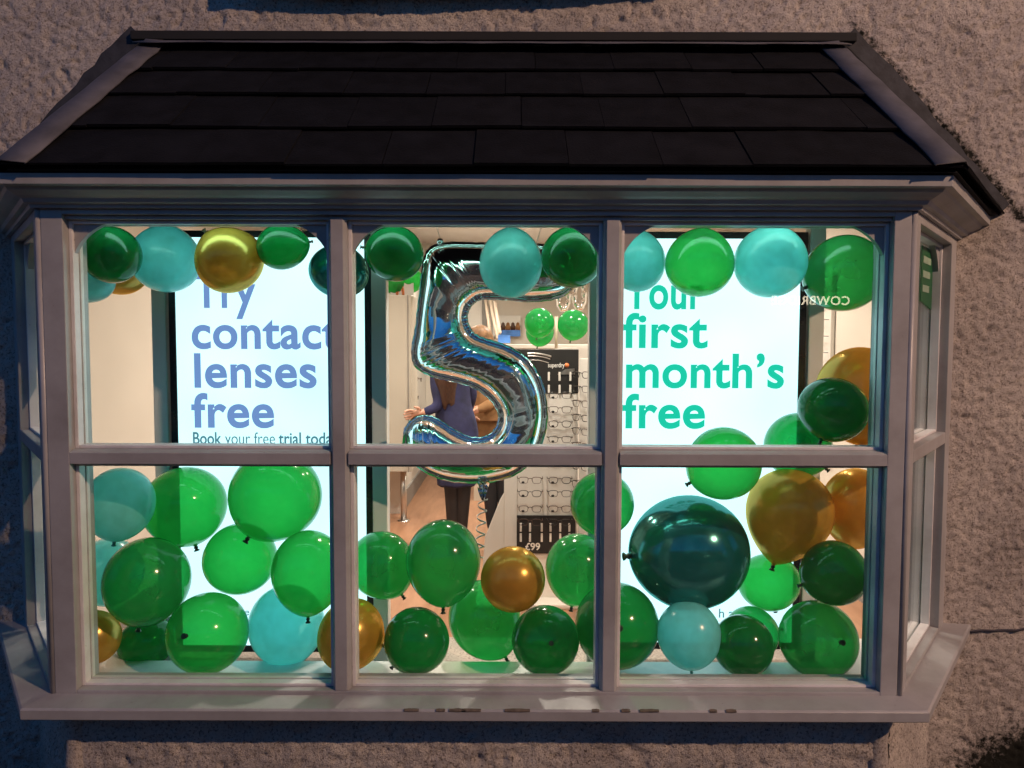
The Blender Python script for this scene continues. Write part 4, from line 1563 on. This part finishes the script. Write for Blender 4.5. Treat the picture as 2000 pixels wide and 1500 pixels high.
def hand(J, E_, w_key, w, d, side, reg, ri, curl=0.35):
    """palm and five fingers growing from the wrist along d"""
    d = Vector(d).normalized()
    s_ = Vector(side).normalized()
    n_ = d.cross(s_).normalized()
    w = Vector(w)
    pk = w_key + '_palm'
    J[pk] = (tuple(w + d * 0.055), (0.030, 0.016))
    E_.append((w_key, pk)); reg[(w_key, pk)] = ri
    for i, (off, ln) in enumerate(((-0.030, 0.060), (-0.011, 0.068), (0.010, 0.064), (0.028, 0.052))):
        b = w + d * 0.088 + s_ * off
        k1, k2, k3 = ['%s_f%d%d' % (w_key, i, q) for q in range(3)]
        J[k1] = (tuple(b), (0.010, 0.010))
        J[k2] = (tuple(b + d * ln * 0.5 + n_ * ln * curl * 0.35), (0.0085, 0.0085))
        J[k3] = (tuple(b + d * ln * 0.85 + n_ * ln * curl), (0.007, 0.007))
        for a, c in ((pk, k1), (k1, k2), (k2, k3)): E_.append((a, c)); reg[(a, c)] = ri
    b = w + d * 0.03 - s_ * 0.034
    k1, k2 = w_key + '_t0', w_key + '_t1'
    J[k1] = (tuple(b), (0.012, 0.012))
    J[k2] = (tuple(b + d * 0.04 - s_ * 0.022 + n_ * 0.012), (0.009, 0.009))
    E_ += [(pk, k1), (k1, k2)]; reg[(pk, k1)] = ri; reg[(k1, k2)] = ri


def head_parts(o, c, face_dir, hair_mat, long_to=None):
    """nose, ears and eyes in skin, plus hair as children"""
    f = Vector(face_dir).normalized()
    s_ = f.cross(Vector((0, 0, 1))).normalized()
    c = Vector(c)
    q = MB()
    # hair cap: open at the face
    V, F = [], []
    nu, nv = 20, 12
    for i in range(nv):
        ph = math.pi * 0.60 * i / (nv - 1)
        for k in range(nu):
            th = 2 * math.pi * k / nu
            d = Vector((math.sin(ph) * math.cos(th), math.sin(ph) * math.sin(th), math.cos(ph)))
            front = max(0.0, d.dot(f))
            rad = 0.112 + 0.004 * math.sin(th * 9)
            p = c + Vector((d.x * rad * 0.88, d.y * rad * 1.0, d.z * rad * 1.12 + (0.06 * front if ph > 0.9 else 0)))
            V.append(p)
    for i in range(nv - 1):
        for k in range(nu):
            F.append((i * nu + k, i * nu + (k + 1) % nu, (i + 1) * nu + (k + 1) % nu, (i + 1) * nu + k))
    q.add(V, F, True)
    if long_to:
        V, F = [], []
        nr = 16
        for i in range(nr):
            t = i / (nr - 1)
            z = c.z + 0.03 - t * (c.z + 0.03 - long_to)
            wv = 0.105 + 0.05 * math.sin(min(1, t * 1.3) * math.pi) - 0.03 * t * t
            for k in range(17):
                th = math.pi * (k / 16)
                d = -f * math.sin(th) * (0.09 + 0.03 * math.sin(t * 3)) + s_ * math.cos(th) * wv
                V.append(Vector((c.x, c.y, z)) + d * (1 + 0.05 * math.sin(k * 2.3 + t * 5)) - f * 0.02 + Vector((0, 0, -0.03 * math.sin(k * 1.7) * t)))
        for i in range(nr - 1):
            for k in range(16): F.append((i * 17 + k, i * 17 + k + 1, i * 17 + 18 + k, i * 17 + 17 + k))
        q.add(V, F, True)
    h = q.build('hair', hair_mat, o, fixn=False)
    h.modifiers.new('solid', 'SOLIDIFY').thickness = 0.008
    m_ = MB()
    m_.tube([c + f * 0.09 + Vector((0, 0, 0.01)), c + f * 0.122 + Vector((0, 0, -0.025)), c + f * 0.095 + Vector((0, 0, -0.032))], [0.008, 0.014, 0.008], 8)
    m_.build('nose', M['skin'], o)
    for sg in (-1, 1):
        MB().tube([c + s_ * sg * 0.086 + Vector((0, 0, 0.015)), c + s_ * sg * 0.098, c + s_ * sg * 0.086 + Vector((0, 0, -0.03))], [0.008, 0.016, 0.007], 8).build('ear', M['skin'], o)
        MB().lathe([(0, 0.01), (0.009, 0.005), (0.011, 0), (0.009, -0.005), (0, -0.01)], 10, T=lambda p, sg=sg: p + c + f * 0.088 + s_ * sg * 0.034 + Vector((0, 0, 0.008))).build('eye', M['trouser'], o)
    MB().tube([c + f * 0.092 + s_ * -0.025 + Vector((0, 0, -0.055)), c + f * 0.100 + Vector((0, 0, -0.054)), c + f * 0.092 + s_ * 0.025 + Vector((0, 0, -0.055))], [0.004, 0.006, 0.004], 6).build('mouth', M['orange'], o)


# woman in the navy dress, back to the window
Yp = 5.2
W0 = at(889, 800, Yp)
W0.z = SZ0
loc = Vector((W0.x, Yp, SZ0))
rel = lambda px, py, dy=0.0: tuple(at(px, py, Yp + dy) - loc)
J = {
    'pelvis': (rel(891, 838), (0.135, 0.105)),
    'waist': (rel(885, 786), (0.112, 0.088)),
    'chest': (rel(880, 738), (0.128, 0.095)),
    'neckb': (rel(880, 704), (0.072, 0.062)),
    'neck': (rel(880, 690), (0.05, 0.05)),
    'chin': (rel(880, 672, 0.01), (0.062, 0.066)),
    'head': (rel(880, 652), (0.078, 0.092)),
    'crown': (rel(880, 636), (0.058, 0.066)),
    'shl': (rel(848, 716), (0.055, 0.055)), 'ell': (rel(838, 772, -0.06), (0.042, 0.042)), 'wrl': (rel(830, 806, -0.20), (0.030, 0.030)),
    'shr': (rel(913, 716), (0.055, 0.055)), 'elr': (rel(922, 772, 0.03), (0.042, 0.042)), 'wrr': (rel(915, 806, 0.18), (0.03, 0.03)),
    'hil': (rel(880, 866), (0.088, 0.088)), 'knl': (rel(884, 962), (0.060, 0.060)), 'anl': (rel(886, 1060), (0.040, 0.040)),
    'hir': (rel(902, 866), (0.088, 0.088)), 'knr': (rel(905, 962), (0.060, 0.060)), 'anr': (rel(901, 1060), (0.040, 0.040)),
}
J['wrl'] = (rel(829, 806, -0.10), (0.030, 0.030))
J['ell'] = (rel(858, 794, -0.08), (0.044, 0.044))
J['tol'] = ((J['anl'][0][0] - 0.01, J['anl'][0][1] + 0.15, 0.03), (0.035, 0.025)); J['tor'] = ((J['anr'][0][0] + 0.01, J['anr'][0][1] + 0.15, 0.03), (0.035, 0.025))
J['hel'] = ((J['anl'][0][0], J['anl'][0][1] - 0.01, 0.035), (0.036, 0.034)); J['her'] = ((J['anr'][0][0], J['anr'][0][1] - 0.01, 0.035), (0.036, 0.034))
ED = [('pelvis', 'waist'), ('waist', 'chest'), ('chest', 'neckb'), ('neckb', 'neck'), ('neck', 'chin'), ('chin', 'head'), ('head', 'crown'),
      ('chest', 'shl'), ('shl', 'ell'), ('ell', 'wrl'), ('chest', 'shr'), ('shr', 'elr'), ('elr', 'wrr'),
      ('pelvis', 'hil'), ('hil', 'knl'), ('knl', 'anl'), ('pelvis', 'hir'), ('hir', 'knr'), ('knr', 'anr'), ('anl', 'hel'), ('hel', 'tol'), ('anr', 'her'), ('her', 'tor')]
RG = {('neckb', 'neck'): 1, ('neck', 'chin'): 1, ('chin', 'head'): 1, ('head', 'crown'): 1, ('hil', 'knl'): 2, ('knl', 'anl'): 2, ('hir', 'knr'): 2, ('knr', 'anr'): 2, ('anl', 'hel'): 2, ('hel', 'tol'): 2, ('anr', 'her'): 2, ('her', 'tor'): 2}
hand(J, ED, 'wrl', J['wrl'][0], (-0.95, -0.15, -0.1), (0, 0.3, -0.95), RG, 1)
hand(J, ED, 'wrr', J['wrr'][0], (-0.2, 0.9, 0.1), (-1, 0, 0), RG, 1)
wo = person('person', 'woman in a fitted navy dress and black tights seen from behind, arm held out', J, ED, RG, [M['navy'], M['skin'], M['tights']], loc)
# dress: a loft from the chest to the hem
V, F = [], []
rings = [(880, 728, .140, .108), (882, 755, .128, .102), (885, 788, .120, .10), (889, 812, .138, .115), (893, 845, .156, .13), (892, 880, .152, .13), (892, 915, .142, .125), (893, 948, .138, .122)]
for px, py, a, b in rings:
    c = Vector(rel(px, py))
    for k in range(24):
        th = 2 * math.pi * k / 24
        f = 1 + 0.02 * math.sin(k * 3.1 + py * 0.05)
        V.append(c + Vector((a * f * math.cos(th), b * f * math.sin(th), 0.006 * math.sin(k * 2.0))))
for i in range(len(rings) - 1):
    for k in range(24): F.append((i * 24 + k, i * 24 + (k + 1) % 24, (i + 1) * 24 + (k + 1) % 24, (i + 1) * 24 + k))
d = MB().add(V, F, True).build('dress', M['navy'], wo, fixn=False)
d.modifiers.new('solid', 'SOLIDIFY').thickness = 0.004
d.modifiers.new('sub', 'SUBSURF').render_levels = 1
head_parts(wo, J['head'][0], (0.25, 1, 0), M['hair'], long_to=rel(880, 792)[2])

# person in the tan jacket facing the window
Yp = 5.75
loc = at(948, 800, Yp)
loc.z = SZ0
rel = lambda px, py, dy=0.0: tuple(at(px, py, Yp + dy) - loc)
J = {
    'pelvis': (rel(948, 838), (0.140, 0.11)), 'waist': (rel(948, 790), (0.135, 0.105)), 'chest': (rel(947, 738), (0.150, 0.11)),
    'neckb': (rel(943, 708), (0.075, 0.065)), 'neck': (rel(941, 697), (0.052, 0.052)), 'chin': (rel(939, 684, -0.02), (0.062, 0.066)),
    'head': (rel(938, 668), (0.078, 0.090)), 'crown': (rel(938, 656), (0.058, 0.066)),
    'shl': (rel(914, 720), (0.062, 0.062)), 'ell': (rel(903, 770, 0.02), (0.052, 0.052)), 'wrl': (rel(910, 797, -0.20), (0.032, 0.032)),
    'shr': (rel(981, 720), (0.062, 0.062)), 'elr': (rel(986, 776, -0.05), (0.055, 0.055)), 'wrr': (rel(934, 801, -0.22), (0.033, 0.033)),
    'hil': (rel(940, 860), (0.092, 0.092)), 'knl': (rel(958, 950), (0.066, 0.066)), 'anl': (rel(962, 1030), (0.045, 0.045)),
    'hir': (rel(966, 860), (0.092, 0.092)), 'knr': (rel(985, 950), (0.066, 0.066)), 'anr': (rel(988, 1030), (0.045, 0.045)),
}
for s_, an in (('l', 'anl'), ('r', 'anr')):
    J['he' + s_] = ((J[an][0][0], J[an][0][1] + 0.01, 0.035), (0.036, 0.034))
    J['to' + s_] = ((J[an][0][0], J[an][0][1] - 0.15, 0.03), (0.036, 0.026))
ED = [('pelvis', 'waist'), ('waist', 'chest'), ('chest', 'neckb'), ('neckb', 'neck'), ('neck', 'chin'), ('chin', 'head'), ('head', 'crown'),
      ('chest', 'shl'), ('shl', 'ell'), ('ell', 'wrl'), ('chest', 'shr'), ('shr', 'elr'), ('elr', 'wrr'),
      ('pelvis', 'hil'), ('hil', 'knl'), ('knl', 'anl'), ('pelvis', 'hir'), ('hir', 'knr'), ('knr', 'anr'), ('anl', 'hel'), ('hel', 'tol'), ('anr', 'her'), ('her', 'tor')]
RG = {('neckb', 'neck'): 1, ('neck', 'chin'): 1, ('chin', 'head'): 1, ('head', 'crown'): 1}
for a, b in ED:
    if a in ('hil', 'hir', 'knl', 'knr', 'anl', 'anr', 'hel', 'her'): RG[(a, b)] = 2
hand(J, ED, 'wrr', J['wrr'][0], (-0.95, -0.1, -0.15), (0, 0.2, -0.95), RG, 1, 0.5)
hand(J, ED, 'wrl', J['wrl'][0], (0.5, -0.5, -0.6), (0.5, 0.3, -0.4), RG, 1, 0.5)
ma = person('person', 'person in a tan wool jacket and black trousers with hands clasped', J, ED, RG, [M['tan'], M['skin'], M['trouser']], loc)
V, F = [], []
rings = [(946, 716, .17, .11), (947, 740, .182, .130), (948, 775, .178, .132), (948, 800, .180, .136), (948, 821, .184, .14)]
for px, py, a, b in rings:
    c = Vector(rel(px, py))
    for k in range(24):
        th = 2 * math.pi * k / 24 + math.pi / 2
        gap = 0.0
        V.append(c + Vector((a * math.cos(th) * (1 + 0.02 * math.sin(k * 2.7)), b * math.sin(th), 0)))
for i in range(len(rings) - 1):
    for k in range(24): F.append((i * 24 + k, i * 24 + (k + 1) % 24, (i + 1) * 24 + (k + 1) % 24, (i + 1) * 24 + k))
d = MB().add(V, F, True).build('jacket', M['tan'], ma, fixn=False)
d.modifiers.new('solid', 'SOLIDIFY').thickness = 0.006
d.modifiers.new('sub', 'SUBSURF').render_levels = 1
m_ = MB().tube([rel(930, 742, -0.14), rel(927, 765, -0.15), rel(925, 786, -0.155)], 0.013, 8)
m_.build('white_lanyard', M['white'], ma)
head_parts(ma, J['head'][0], (-0.3, -1, 0), M['hair2'])

# ------------------------------------------------------------------ street lamp up the road (seen as glints) and the lit sign opposite
lp = Vector((7.0, -3.6, 7.1))
sl = empty('street_lamp', (lp.x, lp.y - 1.2, 0))
tag(sl, 'lit amber street lamp reflected as small glints in the balloons', 'street lamp')
MB().tube([(0, 0, 0), (0, 0, 1.0), (0, 0, 6.8), (0, 0.15, 7.15), (0, 0.6, 7.3), (0, 1.1, 7.28)], [0.09, 0.07, 0.05, 0.045, 0.04, 0.04], 12).build('column', M['stone'], sl)
MB().lathe([(0, 0.14), (0.10, 0.12), (0.20, 0.03), (0.20, 0.0), (0.15, 0.0), (0.09, 0.09), (0, 0.10)], 20).build('lamp_head', M['stone'], sl).location = (0, 1.2, 7.14)
MB().lathe([(0, 0.04), (0.09, 0.02), (0.12, -0.03), (0.08, -0.08), (0, -0.10)], 20).build('lamp_bowl', M['lamp'], sl).location = (0, 1.2, 7.14)
ll = bpy.data.lights.new('lamp_light', 'POINT')
ll.energy = 2550
ll.color = (1.0, 0.63, 0.41)
ll.shadow_soft_size = 0.10
llo = bpy.data.objects.new('lamp_light', ll)
COL.objects.link(llo)
llo.parent = sl
llo.location = (0, 1.2, 6.98)

ob = empty('opposite_building', (0, -9.0, 0))
tag(ob, 'dark building across the street, seen only in reflections', 'building')
MB().box(-14, 16, -0.4, 0, 0, 4.6).build('facade', M['brick'], ob)
MB().box(-14.2, 16.2, -0.5, 0.12, 4.6, 4.75).build('coping', M['stone'], ob)
sg = empty('lit_sign', (4.75, -8.95, 2.43))
tag(sg, 'lit shop sign across the street, mirrored in the right window', 'sign')
MB().box(-1.9, 1.6, -0.04, 0.0, -0.16, 0.2).build('board', M['black'], sg, 0.005)
text_mesh('COWBRIDGE', 0.225, M['sign'], 'sign_letters', sg, (1.38, 0.004, -0.07), off=0.018, space=1.1, rot=(math.pi / 2, 0, math.pi))
